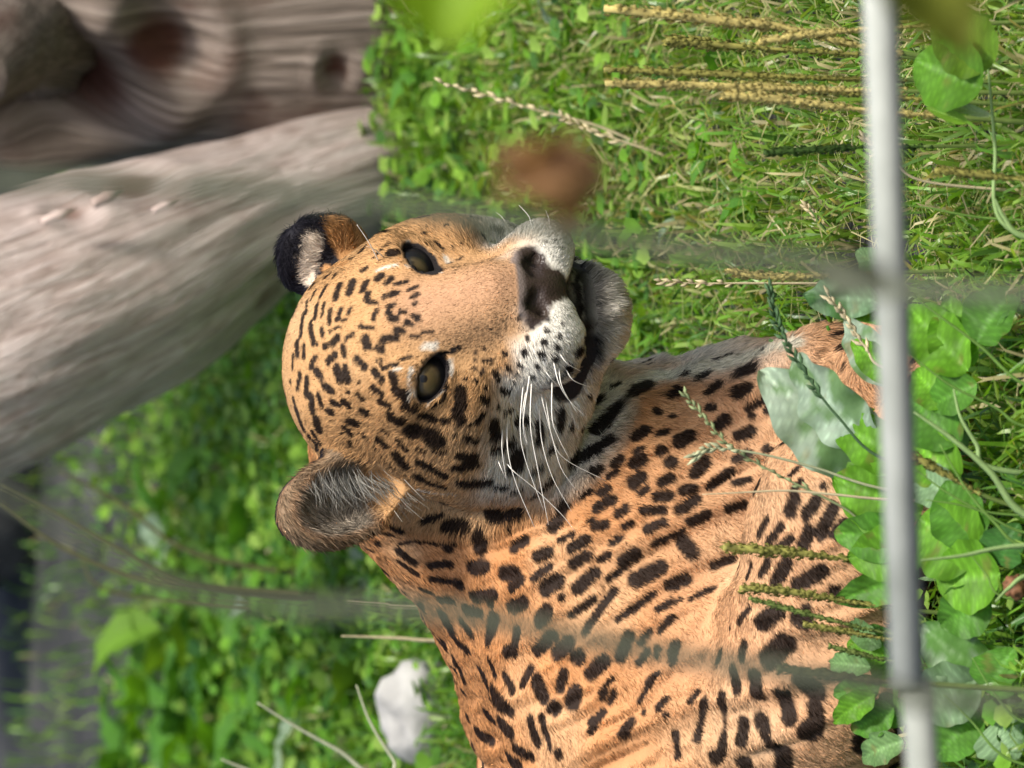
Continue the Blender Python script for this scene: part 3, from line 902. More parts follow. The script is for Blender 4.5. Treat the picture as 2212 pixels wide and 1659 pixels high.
def coat(P):
    h = to_head(P)
    head = head_mask(h)
    n1 = vnoise(P, 60, 21); n2 = vnoise(P, 14, 8)
    c = lerp(np.broadcast_to(C_ORANGE, P.shape).copy(), C_TAN, np.clip(head + 0.18 * n2, 0, 1))
    # paler, pinker on shoulder and arms, deeper along the back
    low = sstep(0.27, 0.12, P[:, 2]) * (1 - head)
    c = lerp(c, C_PINK, low * 0.65)
    c = lerp(c, np.array((0.66, 0.46, 0.27)), 0.34 * sstep(0.0, 0.8, vnoise(P, 22, 51) + 0.5 * vnoise(P, 8, 52)))
    # white breast along the front edge and under the throat
    ch = sstep(-0.012, 0.022, P[:, 0] + 0.010 * n2) * (1 - head) * sstep(0.36, 0.30, P[:, 2]) * sstep(0.07, 0.15, P[:, 2])
    c = lerp(c, C_WHITE, np.clip(ch, 0, 1) * 0.9)
    # face: bridge of the nose, white lips and cheeks, chin
    br = np.exp(-(h[:, 0] / 0.030) ** 2) * sstep(0.0, 0.03, h[:, 1]) * head * sstep(-0.064, -0.048, h[:, 2])
    c = lerp(c, C_BRIDGE, np.clip(br, 0, 1) * 0.85)
    side = np.abs(h[:, 0])
    zt = -0.066 + 0.010 * sstep(0.02, 0.05, h[:, 1]) * sstep(0.006, 0.02, side) + 0.020 * sstep(0.030, 0.060, side) - 0.010 * sstep(0.065, 0.1, side)
    wh = sstep(0.016, -0.016, h[:, 2] - zt + 0.009 * n1 + 0.012 * n2 * sstep(0.02, 0.05, side)) * head
    wh *= sstep(-0.105, -0.045, h[:, 1] + 0.012 * n2)
    c = lerp(c, C_WHITE, np.clip(wh, 0, 1))
    br2 = np.exp(-((side - 0.033) / 0.018) ** 2) * sstep(0.02, 0.045, h[:, 2]) * head
    chin = sstep(-0.104, -0.110, h[:, 2]) * sstep(-0.03, 0.0, h[:, 1]) * (1 - sstep(0.036, 0.052, side)) * head
    cg = np.clip((-0.112 - h[:, 2] + 0.004 * n1 + 0.25 * np.maximum(side - 0.02, 0)) / 0.024, 0, 1)
    c = lerp(c, np.array((0.020, 0.018, 0.016)) + (np.array((0.70, 0.65, 0.55)) - 0.020) * (cg ** 1.3)[:, None], np.clip(chin, 0, 1))
    # ears
    for k, (cw, B, (L, W, D)) in enumerate(EARS):
        q = (P - cw) @ B.T
        e = np.sqrt((q[:, 0] / W) ** 2 + (q[:, 1] / D) ** 2 + (q[:, 2] / L) ** 2)
        up = sstep(-0.55, -0.25, q[:, 2] / L)
        on = (e < 1.25) * up
        hollow = 1 - sstep(0.84, 0.93, e)
        ins = np.maximum(sstep(-0.1, 0.35, q[:, 1] / D), hollow) * on
        rim = sstep(0.72, 0.95, np.sqrt((q[:, 0] / W) ** 2 + (q[:, 2] / L) ** 2))
        if k == 0:
            c = lerp(c, np.array((0.28, 0.235, 0.18)), ins * (1 - rim))
            c = lerp(c, np.array((0.26, 0.18, 0.11)), ins * rim)
        bk = (1 - sstep(0.0, 0.3, q[:, 1] / D)) * on * (1 - hollow)
        c = lerp(c, np.array((0.012, 0.011, 0.015)), (bk if k == 0 else on) * sstep(-0.45, -0.25, q[:, 2] / L))
    c = lerp(c, C_TAN * (1.0, 0.9, 0.8), stroke_mask(P, ORANGE3, 0.2, 0.12))
    c = lerp(c, np.array((0.72, 0.60, 0.47)), stroke_mask(P, EARW3, 0.25, 0.10))
    c = lerp(c, C_WHITE * (0.92, 0.92, 0.85), stroke_mask(P, THROAT3, 0.6, 0.3) * 0.95 * (1 - head))
    c = lerp(c, C_WHITE * 0.95, stroke_mask(P, PALE3, 0.45, 0.25) * 0.85)
    mk = stroke_mask(P, MARKS3)
    c = lerp(c, C_BLACK, mk * 0.97)
    c = lerp(c, np.array((0.010, 0.008, 0.008)), 1 - sstep(0.0125, 0.0165, mouth_val(h) + 0.0015 * n1))
    # lids and nose leather
    ev = eye_val(P, h)
    c = lerp(c, np.array((0.014, 0.011, 0.011)), 1 - sstep(1.05, 1.17, ev + 0.04 * n1))
    lt = leather(h)
    c = lerp(c, np.array((0.040, 0.027, 0.021)) * (1 + 0.35 * n1)[:, None], 1 - sstep(-0.02, 0.10, lt))
    c = lerp(c, np.array((0.20, 0.16, 0.14)), (lt < 0.1) * sstep(-0.0555, -0.0495, h[:, 2] + 0.0012 * n1) * sstep(0.045, 0.05, h[:, 1]) * 0.8)
    c = lerp(c, np.array((0.008, 0.006, 0.006)), stroke_mask(P, DARK3, 0.3, 0.12))
    return c, lt, ev, head

def coat_zones(P):
    h = to_head(P)
    return leather(h), eye_val(P, h), head_mask(h)

cv, lv, evv, headv = coat(VS)
set_color(skin, 'col', np.clip(cv * (1 + 0.10 * vnoise(VS, 120, 2))[:, None], 0, 1))
wet = skin.attributes.new('bare', 'FLOAT', 'POINT')
wet.data.foreach_set('value', np.clip(1 - sstep(0.0, 0.15, lv), 0, 1).astype(np.float32))

mt, nt, N, L_, b = new_mat('jaguar_skin')
a = N.new('ShaderNodeAttribute'); a.attribute_name = 'col'
L_.new(a.outputs['Color'], b.inputs['Base Color'])
a2 = N.new('ShaderNodeAttribute'); a2.attribute_name = 'bare'
mp = N.new('ShaderNodeMapRange'); mp.inputs['To Min'].default_value = 0.85; mp.inputs['To Max'].default_value = 0.38
L_.new(a2.outputs['Fac'], mp.inputs['Value']); L_.new(mp.outputs[0], b.inputs['Roughness'])
b.inputs['Specular IOR Level'].default_value = 0.3
vo = N.new('ShaderNodeTexVoronoi'); vo.inputs['Scale'].default_value = 520.0
tc = N.new('ShaderNodeTexCoord'); L_.new(tc.outputs['Object'], vo.inputs['Vector'])
bp = N.new('ShaderNodeBump'); bp.inputs['Strength'].default_value = 0.35; bp.inputs['Distance'].default_value = 0.001
L_.new(vo.outputs['Distance'], bp.inputs['Height']); L_.new(bp.outputs[0], b.inputs['Normal'])
skin.materials.append(mt)
jaguar = link('jaguar', skin)
skin.name = 'jaguar'
tag(jaguar, 'spotted orange jaguar lying in the grass with its head turned to the viewer', 'jaguar')

# ------------------------------------------------------------------ fur
def fur_points():
    P3 = VS[QS]                                   # (n,4,3)
    ar = 0.5 * np.linalg.norm(np.cross(P3[:, 2] - P3[:, 0], P3[:, 3] - P3[:, 1]), axis=1)
    cen = P3.mean(1); nn = NS[QS].mean(1)
    toc = CAM - cen; toc /= np.linalg.norm(toc, axis=1)[:, None]
    facing = (nn * toc).sum(1)
    hh = to_head(cen)
    dens = np.where(head_mask(hh) > 0.1, 2.1e6, 0.85e6)
    dens = dens * np.where(facing > -0.05, 1.0, np.where(facing > -0.5, 0.35, 0.06))
    dens = dens * np.where(cen[:, 0] < -0.42, 0.12, 1.0)
    cnt = rng.poisson(ar * dens)
    fi = np.repeat(np.arange(len(QS)), cnt)
    u, v = rng.random(len(fi)), rng.random(len(fi))
    w = np.stack([(1 - u) * (1 - v), u * (1 - v), u * v, (1 - u) * v], 1)
    P = (P3[fi] * w[..., None]).sum(1); Nn = (NS[QS[fi]] * w[..., None]).sum(1)
    Nn /= np.linalg.norm(Nn, axis=1)[:, None] + 1e-9
    return P, Nn
FP, FN = fur_points()
fl, fe, fh = coat_zones(FP)
hq = to_head(FP)
inmouth = mouth_val(hq) < 0.0125
inear = np.zeros(len(FP))
q = (FP - EARS[0][0]) @ EARS[0][1].T
L0, W0, D0 = EARS[0][2]
inear = ((np.abs(q[:, 0]) < W0 * 1.05) & (np.abs(q[:, 2]) < L0 * 1.05) & (np.abs(q[:, 1]) < D0 * 1.6))
keep = (fl > 0.06) & (fe > 1.07) & ~inmouth
FP, FN, fh, hq, inear = FP[keep], FN[keep], fh[keep], hq[keep], inear[keep]
nf = len(FP)
# lie of the coat: away from the nose over the head, back and down over the body
vh = (hq - (0, 0.062, -0.050))
vh[:, 2] += np.where(np.abs(hq[:, 0]) < 0.03, 0.012, 0.0)
vh = vh @ HB
vh /= np.linalg.norm(vh, axis=1)[:, None] + 1e-9
vb = np.stack([np.full(nf, -0.55), np.full(nf, 0.05), np.full(nf, -0.62)], 1) + 0.2 * np.stack([vnoise(FP, 7, k) for k in (31, 32, 33)], 1)
fl_dir = lerp(vb, np.zeros(3), fh) + vh * fh[:, None]
fl_dir += 0.28 * np.stack([vnoise(FP, 130, k) for k in (41, 42, 43)], 1) + 0.16 * rng.normal(size=(nf, 3))
fl_dir -= FN * (fl_dir * FN).sum(1)[:, None]
fl_dir /= np.linalg.norm(fl_dir, axis=1)[:, None] + 1e-9
side = np.abs(hq[:, 0])
length = 0.0056 * np.ones(nf)
length = np.where(fh > 0.5, 0.0032 + 0.0042 * sstep(0.03, 0.08, side) + 0.005 * sstep(-0.02, -0.07, hq[:, 2]) * sstep(0.03, 0.06, side), length)
length = np.where((fh > 0.5) & (hq[:, 2] < -0.118), 0.008, length)
length = np.where((FP[:, 0] > -0.01) & (fh < 0.5), 0.011, length)
qe = (FP - EARS[0][0]) @ EARS[0][1].T
inside = inear & (((FN * EARS[0][1][1]).sum(1)) > 0.2) & (qe[:, 2] > -0.55 * L0)
length = np.where(inear, 0.0035, length)
length = np.where(inside, rng.uniform(0.003, 0.009, nf), length)
length = length * rng.uniform(0.65, 1.25, nf)
lift = rng.uniform(0.14, 0.36, nf)
lift = np.where(inside, rng.uniform(0.2, 0.7, nf), lift)
lift = np.where((fh > 0.5) & (hq[:, 2] < -0.118), rng.uniform(0.3, 0.8, nf), lift)
tt = np.array((0.0, 0.35, 0.7, 1.0))
pts = FP[:, None, :] - FN[:, None, :] * 0.0004 + length[:, None, None] * (
    tt[None, :, None] * fl_dir[:, None, :] + (tt * (1 - 0.45 * tt))[None, :, None] * (FN * lift[:, None])[:, None, :])
fc, _, _, _ = coat(FP + fl_dir * (length * 0.45)[:, None])
tone = np.clip(1 + np.where(inside, 0.40, 0.20) * rng.normal(size=nf) + 0.16 * vnoise(FP, 110, 6) + 0.10 * vnoise(FP, 40, 7), 0.4, 2.4)
fc = np.clip(fc * tone[:, None], 0.004, 0.95)
rad = np.array((0.00021, 0.00019, 0.00013, 0.00003))
rads = np.broadcast_to(rad, (nf, 4)) * rng.uniform(0.8, 1.25, nf)[:, None]
# long pale hairs inside the near ear, growing from its inner edge across the cup
ep, ec = [], []
cwE, BE, _ = EARS[0]
for i in range(260):
    t = rng.random()
    X, Y = 668 + 190 * t + rng.normal() * 9, 1030 - 14 * math.sin(t * 3.1) + 22 * t + rng.normal() * 9
    p = hit(X, Y)
    if p is None: continue
    sgn = BE[0] if BE[0][0] < 0 else -BE[0]
    d = sgn * 1.0 + BE[2] * (0.55 - 1.0 * t) * 0.6 + BE[1] * 0.55 + rng.normal(size=3) * 0.22
    d /= np.linalg.norm(d)
    ln = rng.uniform(0.014, 0.030)
    bend = -BE[2] * rng.uniform(0.0, 0.5) * 0.6
    ep.append([p + d * ln * u + bend * ln * u * u for u in tt])
    g = rng.uniform(0.3, 0.7); ec.append((g, g * 0.95, g * 0.82))
ep = np.array(ep); ec = np.array(ec)
ALLP = np.concatenate([pts, ep]); ALLC = np.concatenate([fc, ec])
ALLR = np.concatenate([rads, np.broadcast_to(np.array((0.00016, 0.00015, 0.00011, 0.00003)), (len(ep), 4))])
ALLN = np.concatenate([FN, np.broadcast_to(BE[1], (len(ep), 3))])
ns = len(ALLP)
hc = bpy.data.hair_curves.new('fur')
hc.add_curves([4] * ns)
hc.position_data.foreach_set('vector', ALLP.astype(np.float32).ravel())
ra = hc.attributes.get('radius') or hc.attributes.new('radius', 'FLOAT', 'POINT')
ra.data.foreach_set('value', ALLR.astype(np.float32).ravel())
ca = hc.attributes.new('col', 'FLOAT_COLOR', 'CURVE')
c4 = np.ones((ns, 4), np.float32); c4[:, :3] = ALLC
ca.data.foreach_set('color', c4.ravel())
na = hc.attributes.new('lie', 'FLOAT_VECTOR', 'CURVE')
na.data.foreach_set('vector', (ALLN + 0.38 * rng.normal(size=ALLN.shape)).astype(np.float32).ravel())
mt, nt, N, L_, b = new_mat('fur')
a = N.new('ShaderNodeAttribute'); a.attribute_name = 'col'
L_.new(a.outputs['Color'], b.inputs['Base Color'])
a2 = N.new('ShaderNodeAttribute'); a2.attribute_name = 'lie'
nm = N.new('ShaderNodeVectorMath'); nm.operation = 'NORMALIZE'
L_.new(a2.outputs['Vector'], nm.inputs[0]); L_.new(nm.outputs[0], b.inputs['Normal'])
b.inputs['Roughness'].default_value = 0.6
b.inputs['Specular IOR Level'].default_value = 0.07
hc.materials.append(mt)
fur = link('fur', hc, jaguar)
print('FUR', ns)

# ------------------------------------------------------------------ eyes
mt, nt, N, L_, b = new_mat('jaguar_eye')
tc = N.new('ShaderNodeTexCoord')
sp = N.new('ShaderNodeSeparateXYZ'); L_.new(tc.outputs['Object'], sp.inputs[0])
cb = N.new('ShaderNodeCombineXYZ'); L_.new(sp.outputs[0], cb.inputs[0]); L_.new(sp.outputs[1], cb.inputs[1])
ln = N.new('ShaderNodeVectorMath'); ln.operation = 'LENGTH'; L_.new(cb.outputs[0], ln.inputs[0])
mr = N.new('ShaderNodeMapRange'); mr.inputs['From Max'].default_value = 0.0205; L_.new(ln.outputs['Value'], mr.inputs['Value'])
nz = N.new('ShaderNodeTexNoise'); nz.inputs['Scale'].default_value = 420.0; L_.new(tc.outputs['Object'], nz.inputs['Vector'])
ad = N.new('ShaderNodeMath'); ad.operation = 'MULTIPLY_ADD'; ad.inputs[1].default_value = 0.05; ad.inputs[2].default_value = -0.025
L_.new(nz.outputs['Fac'], ad.inputs[0])
ad2 = N.new('ShaderNodeMath'); L_.new(mr.outputs[0], ad2.inputs[0]); L_.new(ad.outputs[0], ad2.inputs[1])
rp = ramp(N, [(0.0, (0.004, 0.003, 0.002)), (0.12, (0.006, 0.004, 0.003)), (0.16, (0.085, 0.058, 0.022)), (0.50, (0.080, 0.060, 0.030)), (0.58, (0.04, 0.032, 0.018)), (0.66, (0.010, 0.010, 0.011))])
L_.new(ad2.outputs[0], rp.inputs[0]); L_.new(rp.outputs[0], b.inputs['Base Color'])
b.inputs['Roughness'].default_value = 0.35
b.inputs['Specular IOR Level'].default_value = 0.3
b.inputs['Coat Weight'].default_value = 0.22
b.inputs['Coat Roughness'].default_value = 0.03
bm = bmesh.new()
bmesh.ops.create_uvsphere(bm, u_segments=40, v_segments=28, radius=0.0205)
for v in bm.verts:                                    # cornea
    rr = math.hypot(v.co.x, v.co.y)
    if v.co.z > 0 and rr < 0.012:
        v.co.z += 0.0016 * (1 - (rr / 0.012) ** 2)
eme = bpy.data.meshes.new('eye'); bm.to_mesh(eme); bm.free(); eme.shade_smooth(); eme.materials.append(mt)
for s in (-1, 1):
    o = link('eye', eme, jaguar)
    p = hw(EYE[s]); o.location = p
    o.rotation_euler = Vector(CAM + np.array((0, 0, -0.15)) - p).to_track_quat('Z', 'Y').to_euler()

# ------------------------------------------------------------------ whiskers
mt, nt, N, L_, b = new_mat('whisker')
b.inputs['Base Color'].default_value = (0.85, 0.82, 0.74, 1); b.inputs['Roughness'].default_value = 0.35
WH = [[(815,290),(790,640),(830,900),(985,1330)],[(870,200),(815,600),(845,790)],[(885,260),(875,620),(930,960),(1025,1450)],[(680,570),(690,850),(760,1120),(910,1475)],
 [(645,620),(640,830),(675,1075)],[(950,480),(970,760),(1060,1060),(1215,1340)],[(960,350),(990,480),(1060,740),(1130,980),(1260,1170)],[(1000,400),(1060,740),(1170,910),(1500,1085)],
 [(1055,240),(1055,560),(1105,720),(1195,900)],[(1065,90),(1110,270),(1190,410),(1340,560)],[(1110,140),(1140,310),(1265,530)],[(990,160),(1040,230),(1110,305)],
 [(1165,150),(1230,250),(1370,310)],[(1110,20),(1180,110),(1290,175)],[(670,930),(740,1010),(900,1140),(1130,1360),(1245,1505)],
 [(840,330),(815,480),(810,560),(850,790)],[(600,900),(640,1000),(680,1080)]]
FARW = [[(700,120),(640,40),(590,0)],[(1040,130),(1030,60),(1000,-20)],[(900,150),(860,30),(780,-60)]]
BROW = [[(860,400),(780,250),(680,100)],[(900,370),(830,310),(760,280)]]
def whisker(rows, ox, oy, out):
    P = [(ox + K1 * x, oy + K1 * y) for x, y in rows]
    r0 = hit(*P[0])
    if r0 is None: return
    L3 = [r0]
    for k, (X, Y) in enumerate(P[1:], 1):
        y = r0[1] - 0.012 + out * k / len(P)
        hp = hit(X, Y)
        if hp is not None: y = min(y, hp[1] - 0.006)
        L3.append(at(X, Y, y))
    pa = bez(L3, 16)
    v, q, t = tube(pa, np.linspace(0.00052, 0.00016, 16), 5)
    link('whisker', mesh_np('whisker', v, [q, t], mt), jaguar)
for r in WH: whisker(r, 918, 756, 0.03)
for r in FARW: whisker(r, 918, 459, 0.03)
for r in BROW: whisker(r, 594, 459, -0.02)
# ================================================================== GROUND COVER
def footprint(x, y):
    """height of the jaguar's skin above a ground point, 0 where there is none"""
    r = bvh.ray_cast(Vector((x, y, 0.9)), Vector((0, 0, -1)))
    return 0.0 if r[0] is None else r[0].z
GREENS = np.array([(0.130, 0.285, 0.024), (0.095, 0.240, 0.024), (0.175, 0.325, 0.034), (0.070, 0.175, 0.034), (0.215, 0.345, 0.060)])
STRAW = np.array((0.48, 0.43, 0.22))
M_grass = plant_mat('grass_blade', 0.34, 0.50, 0.55)
M_leaf = plant_mat('leaf', 0.52, 0.38, 0.28)
M_stalk = plant_mat('stalk', 0.65, 0.10, 0.25)

def scatter(nn, x0, x1, y0, y1, fade=None):
    x = rng.uniform(x0, x1, nn); y = y0 + (y1 - y0) * rng.random(nn)
    return x, y

def keep_mask(x, y):
    ok = np.array([footprint(a, c) < 0.03 for a, c in zip(x, y)])
    ok &= np.hypot(x - tx, y - ty) > 0.25
    return ok

def blades(name, x, y, ln, wd, lean, cols, mat, label, cat, cup=True):
    nn = len(x)
    az = rng.uniform(0, 2 * math.pi, nn); la = rng.uniform(0, 2 * math.pi, nn)
    side = np.stack([np.cos(az), np.sin(az), np.zeros(nn)], 1)
    out = np.stack([np.cos(la), np.sin(la), np.zeros(nn)], 1) * lean[:, None]
    B = np.stack([x, y, np.full(nn, -0.003)], 1)
    up = np.array((0, 0, 1.0))
    m1 = B + (up * 0.50 + out * 0.22) * ln[:, None]
    m2 = B + (up * (0.85 - 0.2 * lean[:, None]) + out * 0.62) * ln[:, None]
    tp = B + (up * (1.0 - 0.50 * lean[:, None]) + out * 1.05) * ln[:, None]
    w = side * wd[:, None]
    V = np.stack([B - w * .7, B + w * .7, m1 - w, m1 + w, m2 - w * .75, m2 + w * .75, tp], 1).reshape(-1, 3)
    k = np.arange(nn)[:, None] * 7
    Qd = np.concatenate([k + [0, 1, 3, 2], k + [2, 3, 5, 4]]); T3 = k + [4, 5, 6]
    me = mesh_np(name, V, [Qd, T3], mat)
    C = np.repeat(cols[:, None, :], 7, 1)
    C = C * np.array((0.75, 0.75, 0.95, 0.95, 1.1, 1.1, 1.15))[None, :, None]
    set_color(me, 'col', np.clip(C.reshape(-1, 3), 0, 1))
    o = link(name, me); tag(o, label, cat, kind='stuff')
    return o

# lawn: dense behind and beside the animal, thinning to bare soil at the back
nb = 78000
x = rng.normal(0, 0.62, nb); y = -0.62 + 5.6 * rng.random(nb) ** 1.25
dn = vnoise(np.c_[x, y, np.zeros(nb)], 2.2, 5)
ok = keep_mask(x, y) & (rng.random(nb) < 1 - 0.9 * sstep(2.7, 3.8, y + 0.5 * dn)) & (np.abs(x) < 1.7)
x, y, dn = x[ok], y[ok], dn[ok]
nn = len(x)
ci = rng.integers(0, 5, nn); cols = GREENS[ci] * rng.uniform(0.75, 1.3, (nn, 1))
right_side = sstep(-0.1, 0.25, x)  # grass turns yellower and drier towards the right
cols = lerp(cols * 1.1, np.array((0.20, 0.31, 0.045)), 0.6 * right_side * rng.random(nn))
dry = rng.random(nn) < 0.05 + 0.15 * right_side * sstep(1.6, 0.6, y)
cols[dry] = STRAW * rng.uniform(0.6, 1.2, (dry.sum(), 1))
ln = rng.uniform(0.030, 0.075, nn) * (1 + 0.25 * dn)
ln = np.where(y < -0.12, ln * 0.95, ln)
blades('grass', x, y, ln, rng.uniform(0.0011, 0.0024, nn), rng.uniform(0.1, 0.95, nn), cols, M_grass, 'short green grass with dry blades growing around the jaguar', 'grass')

ns_ = 5200
x = rng.uniform(-0.05, 0.75, ns_); y = rng.uniform(-0.5, 1.5, ns_)
ok = keep_mask(x, y) & (rng.random(ns_) < sstep(-0.1, 0.12, x)); x, y = x[ok], y[ok]; nn = len(x)
cols = lerp(np.tile(STRAW, (nn, 1)), np.array((0.26, 0.34, 0.08)), rng.random(nn)) * rng.uniform(0.7, 1.4, (nn, 1))
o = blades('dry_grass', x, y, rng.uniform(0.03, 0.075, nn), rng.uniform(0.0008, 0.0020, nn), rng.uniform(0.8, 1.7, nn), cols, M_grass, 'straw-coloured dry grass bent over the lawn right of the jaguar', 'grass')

# small round clover-like leaves on thin stems
nc = 21000
x = rng.normal(0.0, 0.65, nc); y = -0.5 + 4.6 * rng.random(nc) ** 0.9
dn = vnoise(np.c_[x, y, np.zeros(nc)], 3.0, 15)
ok = keep_mask(x, y) & (dn > -0.45 + 1.0 * sstep(0.9, 0.2, y) * sstep(-0.05, 0.1, x)) & (rng.random(nc) < 1 - sstep(3.1, 4.1, y + 0.5 * dn)) & (np.abs(x) < 1.7)
x, y = x[ok], y[ok]; nn = len(x)
h = rng.uniform(0.012, 0.060, nn); r = rng.uniform(0.0045, 0.0125, nn)
az = rng.uniform(0, 6.283, nn); tl = rng.uniform(0, 0.75, nn)
nrm = np.stack([np.cos(az) * np.sin(tl), np.sin(az) * np.sin(tl), np.cos(tl)], 1)
t1 = np.cross(nrm, (0.3, 0.8, 0.1)); t1 /= np.linalg.norm(t1, axis=1)[:, None]; t2 = np.cross(nrm, t1)
cen = np.stack([x, y, h], 1)
V = [cen - nrm * (r * 0.22)[:, None]]
for q in range(7):
    a = q / 7 * 6.2832
    rr = r * (1.0 if q else 0.62) * rng.uniform(0.85, 1.12, nn)
    V.append(cen + (t1 * math.cos(a) + t2 * math.sin(a)) * rr[:, None])
V.append(cen - nrm * (r * 0.22)[:, None] + t1 * 0.0006); V.append(np.stack([x, y, np.zeros(nn)], 1)); V.append(np.stack([x + 0.0012, y, np.zeros(nn)], 1))
V = np.stack(V, 1)
k = np.arange(nn)[:, None] * 11
T3 = np.concatenate([k + [0, 1 + q, 1 + (q + 1) % 7] for q in range(7)] + [k + [0, 9, 8], k + [8, 9, 10]])
me = mesh_np('clover', V.reshape(-1, 3), T3, M_leaf)
cols = GREENS[rng.integers(0, 5, nn)] * rng.uniform(0.7, 1.35, (nn, 1))
set_color(me, 'col', np.clip(np.repeat(cols[:, None], 11, 1).reshape(-1, 3), 0, 1))
tag(link('clover', me), 'small round clover-like leaves spread through the grass', 'ground cover', kind='stuff')

# ================================================================== BROAD LEAVES
def leaf_np(base, tip, width, normal, bend=0.15, wave=0.04, cup=0.25, seed=0, shape=1.0, nu=11, nv_=6):
    """leaf blade from base to tip; returns verts, quads (two-sided sheet with a raised midrib)"""
    base = np.asarray(base, float); tip = np.asarray(tip, float)
    ax = tip - base; L = np.linalg.norm(ax); ax /= L
    nr = np.asarray(normal, float); nr = nr - ax * (nr @ ax); nr /= np.linalg.norm(nr) + 1e-9
    sd = np.cross(ax, nr)
    V = []
    for i in range(nu):
        t = i / (nu - 1)
        pr = (math.sin(math.pi * min(t ** (0.75 * shape) * 0.96 + 0.03, 1.0))) ** 0.75 if t < 1 else 0.02
        for j in range(-nv_ // 2, nv_ // 2 + 1):
            s = j / (nv_ // 2)
            wv = math.sin(t * 19 + seed * 1.7 + (2.0 if s > 0 else 0)) * wave * L * abs(s) ** 1.5
            ed = 1 + 0.035 * math.sin(t * 23 + seed + s * 2) * (abs(s) > 0.9)
            z = cup * width * abs(s) ** 1.3 * pr - 0.02 * L * (s == 0) + bend * L * (math.sin(math.pi * t) - 0.9 * t * t * bend) + wv
            # side veins as shallow ridges
            z += 0.007 * L * math.sin((t - abs(s) * 0.22) * 50.3) * (0.1 < abs(s) < 0.95)
            V.append(base + ax * (L * t) + sd * (s * width * 0.5 * pr * ed) + nr * z)
    m_ = nv_ + 1
    Q = [(i * m_ + j, i * m_ + j + 1, (i + 1) * m_ + j + 1, (i + 1) * m_ + j) for i in range(nu - 1) for j in range(nv_)]
    return np.array(V), np.array(Q)

def leaf_colors(nu, nv_, c, rib=1.35, blotch=None, V=None, seed=0):
    m_ = nv_ + 1
    C = np.tile(np.asarray(c, float), (nu * m_, 1))
    C[m_ // 2::m_] *= rib
    if nu > 30:
        t = np.repeat(np.linspace(0, 1, nu), m_); s = np.abs(np.tile(np.linspace(-1, 1, m_), nu))
        vn = ((t - s * 0.22) * 8) % 1.0
        C *= (1 + 0.45 * (1 - sstep(0.0, 0.22, np.minimum(vn, 1 - vn))) * (s < 0.92))[:, None]
        C *= (0.82 + 0.3 * sstep(-0.3, 0.5, vnoise(V, 70, seed + 3)))[:, None]
        C = lerp(C, np.array((0.20, 0.17, 0.05)), 0.5 * sstep(0.62, 0.75, vnoise(V, 110, seed + 5)))
    if blotch is not None:
        g = sstep(0.05, 0.5, vnoise(V, 75, seed) + 0.4 * vnoise(V, 170, seed + 1))
        C = lerp(C, np.asarray(blotch, float), g * 0.85)
    return np.clip(C, 0, 1)

BRIGHT = (0.115, 0.290, 0.018); MID = (0.075, 0.210, 0.022); DEEP = (0.040, 0.130, 0.022); SILVER = (0.30, 0.40, 0.30); LIME = (0.14, 0.28, 0.026)
def px_leaf(parent, Xb, Yb, Xt, Yt, yb, yt, wpx, colr, seed, normal=(0.1, -0.75, 0.65), bend=0.12, wave=0.035, cup=0.18, blotch=None, shape=1.0):
    b_, t_ = at(Xb, Yb, yb), at(Xt, Yt, yt)
    V, Q = leaf_np(b_, t_, wpx * S, normal, bend, wave * 0.9, cup, seed, shape, 41, 10)
    me = mesh_np('leaf', V, Q, M_leaf)
    set_color(me, 'col', leaf_colors(41, 10, colr, 1.3, blotch, V, seed))
    o = link('leaf', me, parent); o.matrix_parent_inverse = Matrix.Translation(-parent.location)
    # leaf stalk down to the root
    r0 = np.array(parent.location) + (0, 0, 0.004)
    mid = (b_ + r0) / 2 + (0, 0, 0.012)
    v, q, t = tube(bez([r0, mid, b_], 6), np.linspace(0.0022, 0.0014, 6), 5)
    ms = mesh_np('leaf_stalk', v, [q, t], M_leaf); set_color(ms, 'col', np.tile(np.asarray(colr) * 1.1, (len(v), 1)))
    s_ = link('leaf_stalk', ms, o)
    s_.matrix_parent_inverse = Matrix.Translation(-parent.location)
    return o

def root_at(X, Y, y):
    p = at(X, Y, y)
    return (p[0], y, 0.0)

# dock in front of the breast: silvery crumpled leaves over bright green ones
dk = empty('dock_plant', root_at(1960, 960, -0.33)); tag(dk, 'dock plant with silvery crumpled leaves standing against the jaguar breast', 'plant')
px_leaf(dk, 1900, 1010, 1640, 800, -0.33, -0.30, 180, SILVER, 1, (0.2, -0.8, 0.55), 0.10, 0.055, 0.10, (0.115, 0.235, 0.075))
px_leaf(dk, 1890, 960, 1715, 765, -0.35, -0.32, 130, SILVER, 2, (-0.3, -0.8, 0.5), 0.12, 0.06, 0.12, (0.115, 0.23, 0.07))
px_leaf(dk, 1925, 1060, 1790, 940, -0.34, -0.31, 120, BRIGHT, 3, (0.1, -0.7, 0.7))
px_leaf(dk, 1935, 830, 1825, 690, -0.34, -0.30, 90, SILVER, 4, (0.2, -0.7, 0.6), 0.1, 0.05, 0.1, (0.13, 0.25, 0.09))
px_leaf(dk, 1950, 820, 1840, 735, -0.36, -0.33, 70, BRIGHT, 5)
